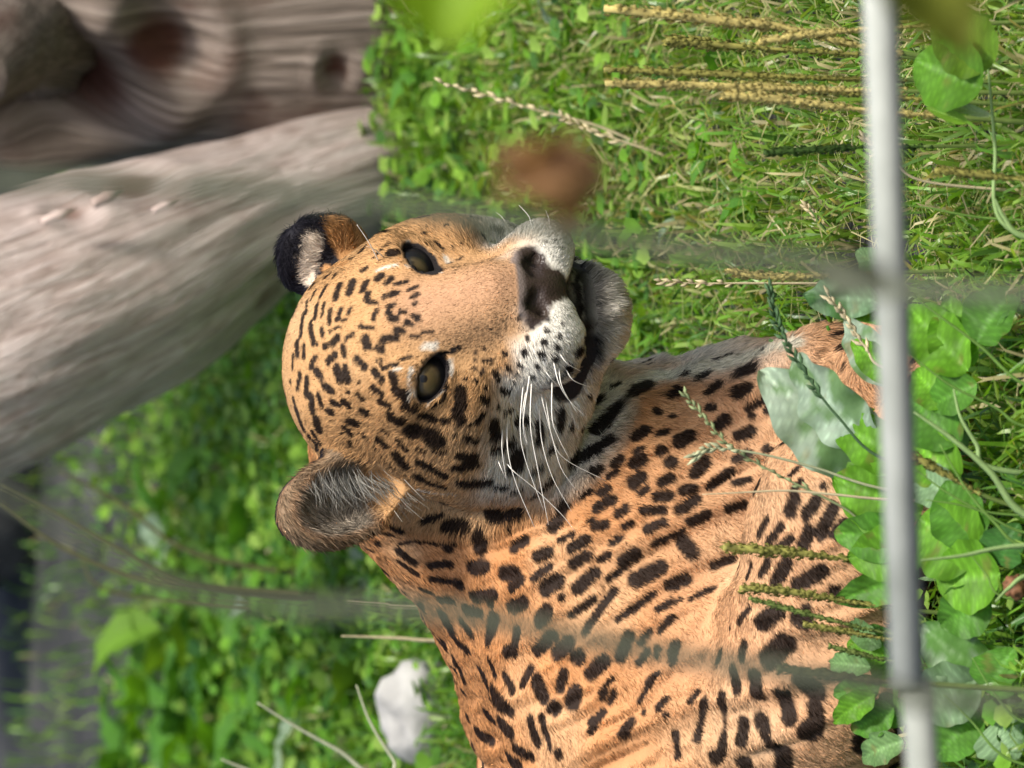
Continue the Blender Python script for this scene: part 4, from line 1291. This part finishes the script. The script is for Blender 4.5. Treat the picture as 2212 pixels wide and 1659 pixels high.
# broad plantains along the rail
pa = empty('plantain', root_at(1985, 1090, -0.36)); tag(pa, 'plantain with broad bright green leaves below the jaguar forearm', 'plant')
px_leaf(pa, 1975, 1010, 1795, 905, -0.37, -0.33, 110, BRIGHT, 11, (0.15, -0.85, 0.5))
px_leaf(pa, 1990, 1110, 1800, 1030, -0.37, -0.34, 150, BRIGHT, 12, (0.0, -0.85, 0.5), 0.08, 0.03)
px_leaf(pa, 1990, 1160, 1800, 1150, -0.38, -0.34, 105, MID, 13, (-0.1, -0.85, 0.5))
px_leaf(pa, 2000, 1180, 1830, 1205, -0.38, -0.35, 120, BRIGHT, 14, (-0.1, -0.85, 0.45))
px_leaf(pa, 2070, 960, 1955, 850, -0.42, -0.38, 120, MID, 16, (0.2, -0.8, 0.55))
px_leaf(pa, 2075, 1030, 1960, 950, -0.42, -0.38, 120, BRIGHT, 17, (0.1, -0.85, 0.5))
px_leaf(pa, 2060, 1080, 1985, 1020, -0.43, -0.40, 90, (0.17, 0.28, 0.14), 18, (0.1, -0.8, 0.55))
px_leaf(pa, 2050, 880, 1975, 800, -0.42, -0.39, 80, BRIGHT, 19, (0.2, -0.8, 0.5))
px_leaf(pa, 1985, 1230, 1800, 1300, -0.36, -0.33, 80, MID, 15, (-0.2, -0.8, 0.5))
pb_ = empty('plantain', root_at(2080, 760, -0.42)); tag(pb_, 'plantain with lobed bright leaves near the left forepaw, below the rail', 'plant')
px_leaf(pb_, 2090, 800, 1960, 660, -0.44, -0.40, 120, BRIGHT, 21, (0.2, -0.8, 0.55), 0.1, 0.06)
px_leaf(pb_, 2110, 740, 2200, 620, -0.45, -0.46, 120, MID, 22, (0.3, -0.75, 0.6), 0.1, 0.05)
px_leaf(pb_, 2080, 800, 2050, 640, -0.43, -0.42, 110, BRIGHT, 23, (0.2, -0.85, 0.5), 0.1, 0.06)
px_leaf(pb_, 2110, 830, 2010, 880, -0.44, -0.41, 90, MID, 24)
pc = empty('plantain', root_at(2110, 1230, -0.44)); tag(pc, 'plantain with wide flat leaves and thin dark grass across them, below the rail', 'plant')
px_leaf(pc, 2120, 1200, 1985, 1120, -0.45, -0.42, 170, BRIGHT, 31, (0.05, -0.8, 0.6), 0.08, 0.03)
px_leaf(pc, 2160, 1240, 2020, 1250, -0.46, -0.43, 150, BRIGHT, 32, (0.0, -0.8, 0.6), 0.08, 0.03)
px_leaf(pc, 2110, 1180, 2040, 1040, -0.45, -0.43, 120, MID, 33, (0.2, -0.8, 0.6))
px_leaf(pc, 2140, 1290, 2030, 1350, -0.45, -0.42, 110, MID, 34, (-0.2, -0.8, 0.6))
px_leaf(pc, 2160, 1220, 2200, 1130, -0.46, -0.47, 100, DEEP, 35)
pd = empty('dock_plant', root_at(2090, 1450, -0.42)); tag(pd, 'dock plant with dull grey-green leaves under the jaguar shoulder', 'plant')
px_leaf(pd, 2130, 1460, 1990, 1350, -0.43, -0.40, 120, (0.20, 0.30, 0.17), 41, (0.1, -0.8, 0.6), 0.1, 0.05, 0.15, MID)
px_leaf(pd, 2120, 1480, 1960, 1520, -0.43, -0.40, 130, (0.18, 0.29, 0.15), 42, (-0.1, -0.8, 0.6), 0.1, 0.05, 0.15, DEEP)
px_leaf(pd, 2140, 1500, 2190, 1400, -0.44, -0.45, 110, MID, 43)
px_leaf(pd, 2120, 1540, 2020, 1640, -0.42, -0.40, 120, MID, 44)
px_leaf(pd, 2150, 1560, 2200, 1640, -0.44, -0.45, 120, (0.17, 0.28, 0.14), 45)
pe = empty('nettle', root_at(1960, 1500, -0.32)); tag(pe, 'leafy green weed with small toothed leaves at the jaguar shoulder', 'plant')
for q, (a_, b_, c_, d_, w_) in enumerate([(1900,1480,1800,1500,70),(1920,1420,1830,1385,60),(1880,1440,1790,1430,55),(1930,1530,1840,1580,75),(1890,1500,1800,1560,60),(1950,1600,1860,1640,70),(1960,1420,1880,1350,60),(1940,1480,1900,1410,70),(1900,1400,1840,1340,50),(1960,1560,1900,1500,70)]):
    px_leaf(pe, a_, b_, c_, d_, -0.32 - 0.005 * (q % 3), -0.30, w_, (MID, BRIGHT, (0.14, 0.26, 0.09))[q % 3], 60 + q, (0.1 * (q % 3 - 1), -0.8, 0.6), 0.12, 0.05)
pf = empty('dock_plant', root_at(1990, 640, -0.30)); tag(pf, 'dock plant with pale blotched leaf behind the rail, right of the breast', 'plant')
px_leaf(pf, 1900, 650, 1735, 640, -0.30, -0.26, 90, (0.17, 0.29, 0.16), 51, (0.1, -0.8, 0.6), 0.1, 0.06, 0.12, DEEP)
px_leaf(pf, 1930, 690, 1800, 610, -0.30, -0.27, 70, MID, 52)
px_leaf(pf, 1940, 600, 1850, 540, -0.30, -0.27, 60, (0.16, 0.28, 0.12), 53)
pg = empty('plantain', root_at(2120, 160, -0.55)); tag(pg, 'plantain with a folded pale blade and deep green leaves below the rail', 'plant')
px_leaf(pg, 2120, 190, 1975, 130, -0.55, -0.52, 150, (0.085, 0.22, 0.015), 54, (0.1, -0.85, 0.5), 0.06, 0.02)
px_leaf(pg, 2150, 130, 2010, 60, -0.55, -0.53, 130, (0.10, 0.20, 0.015), 55, (0.1, -0.85, 0.5), 0.06, 0.02)
px_leaf(pg, 2140, 250, 2000, 215, -0.54, -0.52, 22, (0.30, 0.42, 0.22), 56, (0.1, -0.9, 0.3), 0.02, 0.0, 0.3)
px_leaf(pg, 2090, 265, 2000, 232, -0.54, -0.52, 26, LIME, 57, (0.1, -0.9, 0.3), 0.02, 0.0, 0.3)

# weeds behind the animal: rosettes sharing a few leaf meshes
LEAFLIB = []
for q in range(6):
    V, Q = leaf_np((0, 0, 0), (0, 1, 0), (0.42, 0.55, 0.34, 0.62, 0.48, 0.28)[q], (0, 0, 1), 0.16, 0.03, 0.18, q * 3.3, (1, 0.9, 1.1, 0.85, 1, 1.2)[q], 9, 4)
    me = mesh_np('leaf', V, Q, M_leaf)
    set_color(me, 'col', leaf_colors(9, 4, (BRIGHT, MID, DEEP, LIME, (0.26, 0.36, 0.24), MID)[q], 1.25))
    LEAFLIB.append(me)
def rosette(name, X, Y, ydep, size, nleaf, label, group, lib, rise=0.6):
    g = on_ground(X, Y) if ydep is None else np.array((at(X, Y, ydep)[0], ydep, 0))
    o = empty(name, (g[0], g[1], 0)); tag(o, label, 'plant', group)
    a0 = rng.uniform(0, 6.28)
    for q in range(nleaf):
        lf = link('leaf', LEAFLIB[lib[q % len(lib)]], o)
        a = a0 + q * 2.4
        el = rng.uniform(0.25, 1.15) * rise
        sc = size * rng.uniform(0.7, 1.2)
        lf.rotation_mode = 'XYZ'
        lf.rotation_euler = (el, rng.uniform(-0.4, 0.4), a)
        lf.scale = (sc, sc, sc)
        rr = rng.uniform(0, 0.25) * size
        lf.location = (-math.sin(a) * rr, math.cos(a) * rr, 0.004 + rng.uniform(0.0, 0.4) * size * rise)
    return o
for q, (X, Y, sz, nl) in enumerate([(760,1080,0.06,6),(700,1190,0.07,7),(640,1060,0.06,6),(560,1130,0.08,7),(620,1240,0.07,6),(820,1230,0.06,6),(760,1330,0.07,7),(690,1420,0.08,7),(610,1370,0.09,6),(540,1270,0.08,6),
  (480,1180,0.09,7),(480,1430,0.10,7),(560,1510,0.09,7),(670,1540,0.08,7),(790,1460,0.07,6),(850,1380,0.06,6),(860,1600,0.07,7),(760,1620,0.08,7),(430,1330,0.10,6),(420,1560,0.11,7),(330,1500,0.11,6),(380,1130,0.09,6),(520,1040,0.07,6),(600,960,0.06,6),(690,960,0.06,6),(930,1600,0.06,6),(620,1630,0.09,6),(510,1620,0.10,6),(300,1630,0.12,6),(440,960,0.07,5)]):
    rosette('weed', X + 40, Y, None, sz, nl, ('weed with bright and dark leaves behind the jaguar', 'weed with silvery leaves behind the jaguar', 'weed with round lime leaves behind the jaguar', 'weed with dark narrow leaves behind the jaguar')[q % 4] + (', under the log' if Y < 1000 or (X < 530 and Y < 1190) else ', by the white stone' if abs(X - 880) < 150 and abs(Y - 1500) < 130 else ', beside the ear' if X > 600 and Y < 1260 else ', at the edge of the bare soil' if X < 500 else ', along the back' if X > 740 else ', amid other weeds'),
            'weeds behind the jaguar', [(0, 1, 2), (1, 4, 0), (3, 0, 5), (2, 1, 0)][q % 4])
for q, (X, Y, sz, nl) in enumerate([(960,330,0.040,6),(900,250,0.045,6),(1010,180,0.045,6),(930,150,0.05,6),(1090,280,0.04,5),(1150,130,0.045,6),(1080,90,0.05,6),(880,420,0.04,6),(1250,60,0.045,5),(1330,330,0.035,5),(1400,230,0.04,5),(1240,240,0.04,5),(1550,330,0.04,5),(1600,120,0.045,5),(1480,450,0.035,5),(1650,420,0.04,5)]):
    rosette('lawn_weed', X + 30, Y, None, sz, nl, ('small bright green weed in the lawn right of the jaguar', 'small lime green weed in the lawn right of the jaguar', 'small weed with a silvery leaf in the lawn right of the jaguar')[q % 3], 'weeds in the lawn', [(0, 0, 1), (1, 3, 3), (0, 4, 3)][q % 3], 0.8)
bigleaf = empty('burdock', tuple(on_ground(430, 1390))); tag(bigleaf, 'burdock with large round green leaf at the edge of the bare soil', 'plant')
for q, (ex, ey, sc, a) in enumerate([(0.02, 0.0, 0.115, 0.9), (-0.03, 0.02, 0.10, -1.2), (0.0, -0.02, 0.09, 2.6)]):
    lf = link('leaf', LEAFLIB[3], bigleaf); lf.location = (ex, ey, 0.02 + 0.03 * (q == 0)); lf.rotation_euler = (0.75, 0.1, a); lf.scale = (sc, sc, sc)

# ================================================================== STALKS
def spike_np(path, r0, bumpy, sides=6, rings=30):
    """core plus a crust of small bracts"""
    P = bez(path, rings)
    t = np.linspace(0, 1, rings)
    prof = r0 * 0.62 * (0.45 + 0.55 * np.sin(np.clip(t * 1.25 + 0.12, 0, 1) * math.pi) ** 0.5)
    V, Q, T3 = tube(P, prof, sides)
    L = np.linalg.norm(np.diff(P, axis=0), axis=1).sum()
    nbr = int(min(900, 2.2 * L / r0 * 4))
    u = rng.random(nbr) ** 0.9 * (rings - 1.001); i0 = u.astype(int)
    c0 = P[i0] + (P[i0 + 1] - P[i0]) * (u - i0)[:, None]
    ax = P[i0] - P[i0 + 1]; ax /= np.linalg.norm(ax, axis=1)[:, None]
    d = rng.normal(size=(nbr, 3)); d -= ax * (d * ax).sum(1)[:, None]; d /= np.linalg.norm(d, axis=1)[:, None]
    pr = prof[i0] * rng.uniform(0.8, 1.45, nbr)
    c = c0 + d * pr[:, None]
    s2 = np.cross(ax, d)
    a = r0 * rng.uniform(0.18, 0.42, nbr)[:, None]
    B = np.stack([c + ax * a * 1.7 + d * a * 0.6, c + s2 * a, c + d * a, c - s2 * a, c - ax * a * 1.2 - d * a * 0.3], 1).reshape(-1, 3)
    k = len(V) + np.arange(nbr)[:, None] * 5
    T4 = np.concatenate([k + [0, 1, 2], k + [0, 2, 3], k + [4, 2, 1], k + [4, 3, 2]])
    return np.concatenate([V, B]), Q, np.concatenate([T3, T4])

def plantain_spike(pts, ydep, r, colr, label, group, frac=0.55, lean=None):
    """pts: grid points tip -> lower end; grows down to the ground from there"""
    W_ = [at(X, Y, ydep) for X, Y in pts]
    low = W_[-1].copy()
    dirn = W_[-1] - W_[-2]; dirn /= np.linalg.norm(dirn)
    foot = low.copy(); foot[2] = 0.0
    if dirn[2] < -0.3: foot[0] = low[0] + dirn[0] / -dirn[2] * low[2] * 0.6
    full = bez(W_ + [foot], 40)
    cut = max(int(40 * frac), 4)
    o = empty('plantain_stalk', tuple(foot)); tag(o, label, 'stalk', group)
    v, q, t = tube(full[cut - 2:], np.linspace(r * 0.45, r * 0.6, 42 - cut), 6)
    ms = mesh_np('stem', v, [q, t], M_stalk); set_color(ms, 'col', np.tile(np.array((0.13, 0.19, 0.045)), (len(v), 1)))
    s_ = link('stem', ms, o); s_.matrix_parent_inverse = Matrix.Translation(-o.location)
    V, Q, T3 = spike_np(full[:cut], r * 1.25, 0.42)
    ms = mesh_np('flower_spike', V, [Q, T3], M_stalk, False)
    cc = np.asarray(colr) * rng.uniform(0.55, 1.6, (len(V), 1)); set_color(ms, 'col', np.clip(cc, 0, 1))
    s_ = link('flower_spike', ms, o); s_.matrix_parent_inverse = Matrix.Translation(-o.location)
    return o
OLIVE = (0.27, 0.255, 0.065); TAWNY = (0.48, 0.40, 0.14); GREENISH = (0.15, 0.20, 0.05)
LAS = ['stout olive plantain spike standing tallest before the jaguar forearm', 'stout olive plantain spike next to the tallest, before the forearm', 'slender green plantain spike bending beside the stout olive ones', 'thin olive plantain spike with bare stem below the forearm', 'short green plantain spike by the toothed leaves']
for LA, (pts, dy, r, c_) in zip(LAS, [([(1562,1183),(1700,1192),(1910,1215)], -0.34, 0.0040, OLIVE), ([(1598,1270),(1720,1280),(1915,1312)], -0.35, 0.0036, OLIVE), ([(1618,1292),(1740,1325),(1920,1368)], -0.36, 0.0024, GREENISH),
                       ([(1735,1348),(1820,1362),(1930,1382)], -0.36, 0.0026, OLIVE), ([(1790,1395),(1850,1410),(1930,1428)], -0.35, 0.0024, GREENISH)]):
    plantain_spike(pts, dy, r, c_, LA, 'plantain spikes before the forearm', 0.72)
plantain_spike([(1680,1445),(1800,1458),(1930,1472)], -0.75, 0.0040, (0.10, 0.10, 0.04), 'dull blurred plantain spike standing below the jaguar shoulder', None, 0.7)
LBS = ['tall tawny plantain spike leaning outermost in the cluster behind the rail', 'short tawny plantain spike crossing the leaning one behind the rail', 'short olive plantain spike beside the leaning tawny one', 'tall thin olive plantain spike in the upright pair', 'tall tawny plantain spike in the upright pair', 'stout tawny plantain spike close beside the upright pair', 'olive plantain spike between the upright pair and the stout one', 'dark green plantain spike alone behind the rail', 'tawny plantain spike alone right of the jaguar chin']
for LB, (pts, dy, r, c_) in zip(LBS, [([(1305,18),(1560,45),(1700,60),(1890,105)], -0.42, 0.0044, TAWNY), ([(1640,90),(1750,75),(1900,62)], -0.46, 0.0032, TAWNY), ([(1440,88),(1500,92),(1590,100),(1900,120)], -0.30, 0.0040, OLIVE),
                       ([(1305,150),(1500,158),(1690,166),(1900,172)], -0.42, 0.0030, OLIVE), ([(1308,180),(1500,184),(1700,192),(1900,196)], -0.45, 0.0036, TAWNY), ([(1560,206),(1700,216),(1900,240)], -0.47, 0.0040, TAWNY),
                       ([(1600,180),(1720,190),(1900,208)], -0.43, 0.0034, OLIVE), ([(1650,330),(1760,322),(1900,318)], -0.40, 0.0030, (0.05, 0.10, 0.02)), ([(1570,585),(1640,596),(1740,598),(1900,590)], -0.30, 0.0032, TAWNY)]):
    plantain_spike(pts, dy, r, c_, LB, 'tawny plantain spikes right of the jaguar', 0.8)
plantain_spike([(2020,368),(2100,376),(2212,388)], -0.55, 0.0032, OLIVE, 'olive plantain spike rising below the rail', None, 0.8)
plantain_spike([(1965,985),(2000,1000),(2060,1035),(2150,1080)], -0.50, 0.0034, OLIVE, 'short olive plantain spike leaning over the leaves below the rail', None, 0.7)

def grass_stalk(pts, ydep, r, colr, label, group=None, seeds=0, head=0.5, yend=None):
    """thin seed stalk: tip first, last point is where it meets the ground or another stalk"""
    yy = np.linspace(ydep, ydep if yend is None else yend, len(pts))
    W_ = [at(X, Y, y_) for (X, Y), y_ in zip(pts, yy)]
    foot = W_[-1].copy()
    if foot[2] > 0.004:
        d_ = W_[-1] - W_[-2]
        foot = np.array((foot[0] + d_[0] * 0.5, foot[1], 0.0)); W_.append(foot)
    full = bez(W_, 36)
    o = empty('grass_stalk', (foot[0], foot[1], max(foot[2], 0.0))); tag(o, label, 'grass stalk', group)
    v, q, t = tube(full, r * np.linspace(0.12, 1.0, 36) ** 0.6, 5)
    ms = mesh_np('stem', v, [q, t], M_stalk); set_color(ms, 'col', np.tile(np.asarray(colr, float), (len(v), 1)))
    s_ = link('stem', ms, o); s_.matrix_parent_inverse = Matrix.Translation(-o.location)
    if seeds:
        Pm = Parts()
        for k_ in range(seeds):
            t_ = k_ / seeds * head
            i_ = t_ * 35; i0 = int(i_)
            p_ = full[i0] + (full[i0 + 1] - full[i0]) * (i_ - i0)
            ax = full[i0] - full[i0 + 1]; ax /= np.linalg.norm(ax)
            sd_ = np.cross(ax, (0.2, 1, 0.1)); sd_ /= np.linalg.norm(sd_); sd_ *= (1 if k_ % 2 else -1)
            e_ = p_ + ax * r * rng.uniform(4.5, 7.5) + sd_ * r * rng.uniform(1.0, 2.4) + rng.normal(size=3) * r * 0.8
            m1 = (p_ + e_) / 2
            Pm.tube([p_, m1 + sd_ * r * 0.4, e_], [r * 0.5, r * 1.25, r * 0.2], 5, np.asarray(colr) * rng.uniform(0.8, 1.3))
        s_ = link('seed_head', Pm.mesh('seed_head', M_stalk), o); s_.matrix_parent_inverse = Matrix.Translation(-o.location)
    return o
PALEG = (0.40, 0.42, 0.25); DRYG = (0.55, 0.47, 0.29); DARKG = (0.06, 0.12, 0.05)
grass_stalk([(1480,852),(1520,900),(1583,968),(1693,1032),(1820,1095),(1930,1165)], -0.36, 0.0011, (0.25, 0.30, 0.14), 'green ryegrass stalk with pale spikelets crossing the breast', None, 26, 0.62)
grass_stalk([(1505,984),(1540,968),(1640,980),(1760,1010),(1930,1060)], -0.37, 0.0013, PALEG, 'pale bent grass stalk with nodding tip before the breast', None, 14, 0.35)
grass_stalk([(1517,1068),(1600,1064),(1700,1060),(1800,1068),(1940,1080)], -0.38, 0.0012, DRYG, 'dry cut-off straw stalk before the breast', None)
grass_stalk([(1662,622),(1680,700),(1730,790),(1810,900),(1930,1000)], -0.39, 0.0013, DARKG, 'dark green ryegrass spike crossing the silvery dock leaf', None, 30, 0.55)
grass_stalk([(1790,640),(1830,690),(1870,750),(1930,800)], -0.36, 0.0013, DRYG, 'dry tan grass head beside the left foreleg', None, 16, 0.6)
LC = 'pale dry grass stalk lying over the lawn right of the jaguar'
for pts, dy in [([(958,180),(1050,205),(1150,235),(1290,272),(1400,320)], 0.75), ([(1745,448),(1790,490),(1860,556)], 0.12), ([(1868,300),(1930,345),(2000,392)], -0.40), ([(1430,608),(1500,612),(1600,612),(1720,612)], 0.10), ([(1215,255),(1300,290),(1420,330)], 0.7)]:
    grass_stalk(pts, dy, 0.0013 if dy < 0.5 else 0.0016, DRYG, LC, 'pale stalks in the lawn', 12, 0.5)
LD = 'pale dry grass stalk in the weeds behind the jaguar back'
for pts, dy, r in [([(738,1374),(800,1376),(870,1379),(960,1384)], 0.9, 0.0022), ([(556,1518),(640,1570),(730,1620),(860,1690)], 1.1, 0.0028), ([(770,1480),(800,1560),(850,1640),(900,1700)], 0.9, 0.0024), ([(478,1640),(540,1665),(640,1700)], 1.2, 0.0028),
                   ([(750,1300),(830,1306),(910,1312)], 0.8, 0.0014)]:
    grass_stalk(pts, dy, r, (0.42, 0.44, 0.30) if r > 0.0023 else DRYG, LD if r > 0.0023 else LD.replace('pale dry grass stalk', 'thin straw-coloured stalk'), 'pale stalks behind the back', 0)
LE = 'thin green grass blade slanting through the leaves below the rail'
for pts, dy, r in [([(1970,640),(2040,690),(2120,750),(2212,830)], -0.50, 0.0016), ([(1960,760),(2050,830),(2150,880),(2212,920)], -0.52, 0.0014), ([(1975,890),(2060,950),(2140,1020),(2212,1110)], -0.53, 0.0034), ([(1960,1000),(2040,1060),(2130,1110),(2212,1150)], -0.52, 0.0013),
                   ([(2030,960),(2090,1060),(2150,1130),(2212,1180)], -0.55, 0.0016), ([(2060,840),(2075,900),(2110,960),(2140,1010)], -0.50, 0.0024), ([(2000,1080),(2070,1090),(2160,1110)], -0.5, 0.0012), ([(2090,1190),(2130,1240),(2170,1290)], -0.5, 0.0010), ([(1990,1210),(2080,1200),(2190,1180)], -0.6, 0.0022),
                   ([(2150,1300),(2180,1270),(2230,1240)], -0.55, 0.0024), ([(2100,1420),(2150,1500),(2212,1560)], -0.52, 0.0014), ([(2040,1500),(2100,1560),(2180,1640)], -0.5, 0.0014), ([(2130,110),(2140,200),(2150,320),(2165,480)], -0.5, 0.0020), ([(1930,440),(2010,450),(2120,470)], -0.45, 0.0012), ([(2150,430),(2170,470),(2212,510)], -0.52, 0.0030)]:
    grass_stalk(pts, dy, r, (0.14, 0.26, 0.05) if r < 0.002 else (0.24, 0.36, 0.13), LE if r < 0.002 else LE.replace('thin green', 'broad pale green'), 'grass blades below the rail', 0)
# blurred stems standing between the weeds and the bare soil
LF = 'dark thin stem leaning over the bare soil beyond the weeds'
for pts, dy, r in [([(130,1020),(250,1080),(420,1195)], 2.4, 0.0035), ([(0,1050),(120,1110),(260,1190),(430,1270)], 2.2, 0.004), ([(0,1085),(150,1190),(360,1260)], 2.3, 0.0045), ([(170,1200),(250,1280)], 2.6, 0.003)]:
    grass_stalk(pts, dy, r, (0.12, 0.12, 0.05), LF, 'stems over the bare soil', 0)
# small brown dried flower head low down among the leaves
p = at(2195, 1268, -0.50)
Pm = Parts()
bm = bmesh.new(); bmesh.ops.create_icosphere(bm, subdivisions=3, radius=0.0085)
v = np.array([q.co[:] for q in bm.verts]); f = np.array([[q.index for q in fc.verts] for fc in bm.faces]); bm.free()
v = v * (1 + 0.22 * rng.uniform(-1, 1, (len(v), 1)))
me = mesh_np('flower_head', v, f, M_stalk, False); set_color(me, 'col', np.array((0.16, 0.075, 0.035)) * rng.uniform(0.4, 1.8, (len(v), 1)))
fh_ = empty('dried_flower', (p[0], p[1], 0)); tag(fh_, 'small round brown dried flower head beside the wide leaves below the rail', 'flower')
o = link('flower_head', me, fh_); o.location = (0, 0, p[2])
v, q, t = tube([(0, 0, 0), (0.002, 0, p[2] * 0.5), (0, 0, p[2])], 0.0012, 6); me = mesh_np('stem', v, [q, t], M_stalk); set_color(me, 'col', np.tile((0.12, 0.15, 0.05), (len(v), 1))); link('stem', me, fh_)
# ================================================================== RAIL AND WIRE
mt, nt, N, L_, b = new_mat('galvanised_rail')
tc = N.new('ShaderNodeTexCoord'); no = N.new('ShaderNodeTexNoise'); no.inputs['Scale'].default_value = 30.0; no.inputs['Detail'].default_value = 4
L_.new(tc.outputs['Object'], no.inputs['Vector']); r1 = ramp(N, [(0.35, (0.27, 0.29, 0.255)), (0.65, (0.39, 0.41, 0.37))]); L_.new(no.outputs['Fac'], r1.inputs[0])
L_.new(r1.outputs[0], b.inputs['Base Color']); b.inputs['Roughness'].default_value = 0.75
M_rail = mt
YR = -1.85
rail = empty('fence_rail', (0, YR, 0)); tag(rail, 'pale grey metal rail on posts running in front of the jaguar', 'rail')
A, B1, B2, C = at(1872, -700, YR), at(1962, 1478, YR), at(1984, 1492, YR), at(2046, 2500, YR)
def rail_part(name, path, r, sides=16):
    v, q, t = tube(path, r, sides)
    o = link(name, mesh_np(name, v, [q, t], M_rail), rail); o.matrix_parent_inverse = Matrix.Translation(-rail.location)
    return o
rr_ = 0.0083
rail_part('rail_pipe', [A, (A + B1) / 2, B1], rr_)
rail_part('rail_pipe', [B2 + (0.006, 0.004, 0), (B2 + C) / 2, C], rr_ * 0.96)
for p in (A + (-0.02, 0, 0), C + (0.02, 0, 0)):
    rail_part('post', [(p[0], p[1] + 0.022, -0.05), (p[0], p[1] + 0.022, p[2] + 0.05)], 0.014)

mt, nt, N, L_, b = new_mat('dull_wire')
b.inputs['Base Color'].default_value = (0.15, 0.165, 0.11, 1); b.inputs['Roughness'].default_value = 0.6; b.inputs['Metallic'].default_value = 0.3
M_wire = mt
YW = -2.9
fence = empty('wire_fence', (0, YW, 0)); tag(fence, 'fence of thin dull wires standing close before the rail', 'fence')
def wire(pts, r=0.0030, thin=None):
    W_ = [at(X, Y, YW) for X, Y in pts]
    v, q, t = tube(bez(W_, 24), r if thin is None else np.interp(np.arange(24), thin, [0.0013, r]), 8)
    o = link('wire', mesh_np('wire', v, [q, t], M_wire), fence); o.matrix_parent_inverse = Matrix.Translation(-fence.location)
wire([(-900, 660), (-100, 1010), (430, 1285), (930, 1318), (1450, 1415), (1960, 1485), (2400, 1530), (7100, 1700)], 0.0030, (5, 9))
wire([(-900, 380), (300, 400), (700, 425), (1100, 480), (1500, 545), (1920, 582), (2212, 640), (7100, 760)])
wire([(-900, -420), (700, -380), (2212, -300), (7100, -200)])
wire([(-900, 2080), (700, 2130), (2212, 2260), (7100, 2400)])
for X in (-880, 6900):
    a, c = at(X, -700, YW), at(X, 2700, YW)
    v, q, t = tube([a, (a + c) / 2, c], 0.0045, 8)
    o = link('cross_wire', mesh_np('cross_wire', v, [q, t], M_wire), fence); o.matrix_parent_inverse = Matrix.Translation(-fence.location)
for Y in (-690, 2690):
    a = at(-900, Y, YW); 
    v, q, t = tube([(a[0], YW, -0.05), (a[0], YW, 0.6), (a[0], YW, a[2] + 0.05)], 0.02, 12)
    o = link('post', mesh_np('post', v, [q, t], M_wire), fence); o.matrix_parent_inverse = Matrix.Translation(-fence.location)

# withered brown leaf caught on the wire
wl = at(1190, 492, YW - 0.004)
def near_leaf(name, b_, t_, w, c_, seed, parent, normal=(0.1, -0.9, 0.3), cup=0.3, wave=0.06):
    V, Q = leaf_np(b_, t_, w, normal, 0.12, wave, cup, seed, 0.9, 13, 8)
    me = mesh_np(name, V, Q, M_leaf); set_color(me, 'col', leaf_colors(13, 8, c_, 1.2))
    o = link(name, me, parent)
    if parent is not None: o.matrix_parent_inverse = Matrix.Translation(-parent.location)
    return o
dl = empty('withered_leaf', tuple(wl)); tag(dl, 'curled brown withered leaf caught on the fence wire beside the jaguar muzzle', 'leaf')
near_leaf('leaf_blade', at(1275, 440, YW), at(1060, 320, YW - 0.01), 0.024, (0.36, 0.20, 0.10), 3, dl, (0.2, -0.9, 0.3), 0.45)
near_leaf('leaf_blade', at(1235, 320, YW - 0.006), at(1050, 410, YW - 0.012), 0.016, (0.34, 0.19, 0.09), 8, dl, (-0.2, -0.9, 0.2), 0.5)
near_leaf('leaf_tip', at(1195, 330, YW), at(1255, 275, YW - 0.004), 0.008, (0.22, 0.18, 0.06), 5, dl)
v, q, t = tube(bez([wl, at(1215, 455, YW - 0.004), at(1240, 420, YW)], 8), 0.0007, 6)
me = mesh_np('leaf_stalk', v, [q, t], M_stalk); set_color(me, 'col', np.tile((0.2, 0.12, 0.05), (len(v), 1)))
o = link('leaf_stalk', me, dl); o.matrix_parent_inverse = Matrix.Translation(-dl.location)
# climbing plant on the fence, mostly out of the picture
vb_ = at(7050, -330, YW); vb_[2] = 0.0
vine = empty('climbing_vine', tuple(vb_)); tag(vine, 'climbing plant with yellow-green leaves reaching in along the fence', 'vine')
vs_ = bez([vb_, at(4500, -270, YW - 0.006), at(2100, -330, YW - 0.005), at(1000, -250, YW - 0.006), at(-300, -330, YW - 0.006)], 40)
v, q, t = tube(vs_, 0.0018, 7); me = mesh_np('stem', v, [q, t], M_stalk); set_color(me, 'col', np.tile((0.12, 0.17, 0.04), (len(v), 1)))
o = link('stem', me, vine); o.matrix_parent_inverse = Matrix.Translation(-vine.location)
for k, (Xb, Yb, Xt, Yt, w, c_) in enumerate([(1030, -250, 950, 110, 0.062, (0.20, 0.34, 0.012)), (1900, -300, 2090, 130, 0.040, (0.15, 0.17, 0.02)), (1400, -270, 1500, -60, 0.03, (0.16, 0.30, 0.02)), (400, -280, 330, -110, 0.034, (0.14, 0.27, 0.02)), (2600, -320, 2740, 20, 0.036, (0.14, 0.27, 0.02)), (3400, -300, 3350, -620, 0.036, (0.13, 0.26, 0.02))]):
    near_leaf('leaf', at(Xb, Yb, YW - 0.006), at(Xt, Yt, YW - 0.014), w, c_, 70 + k, vine)
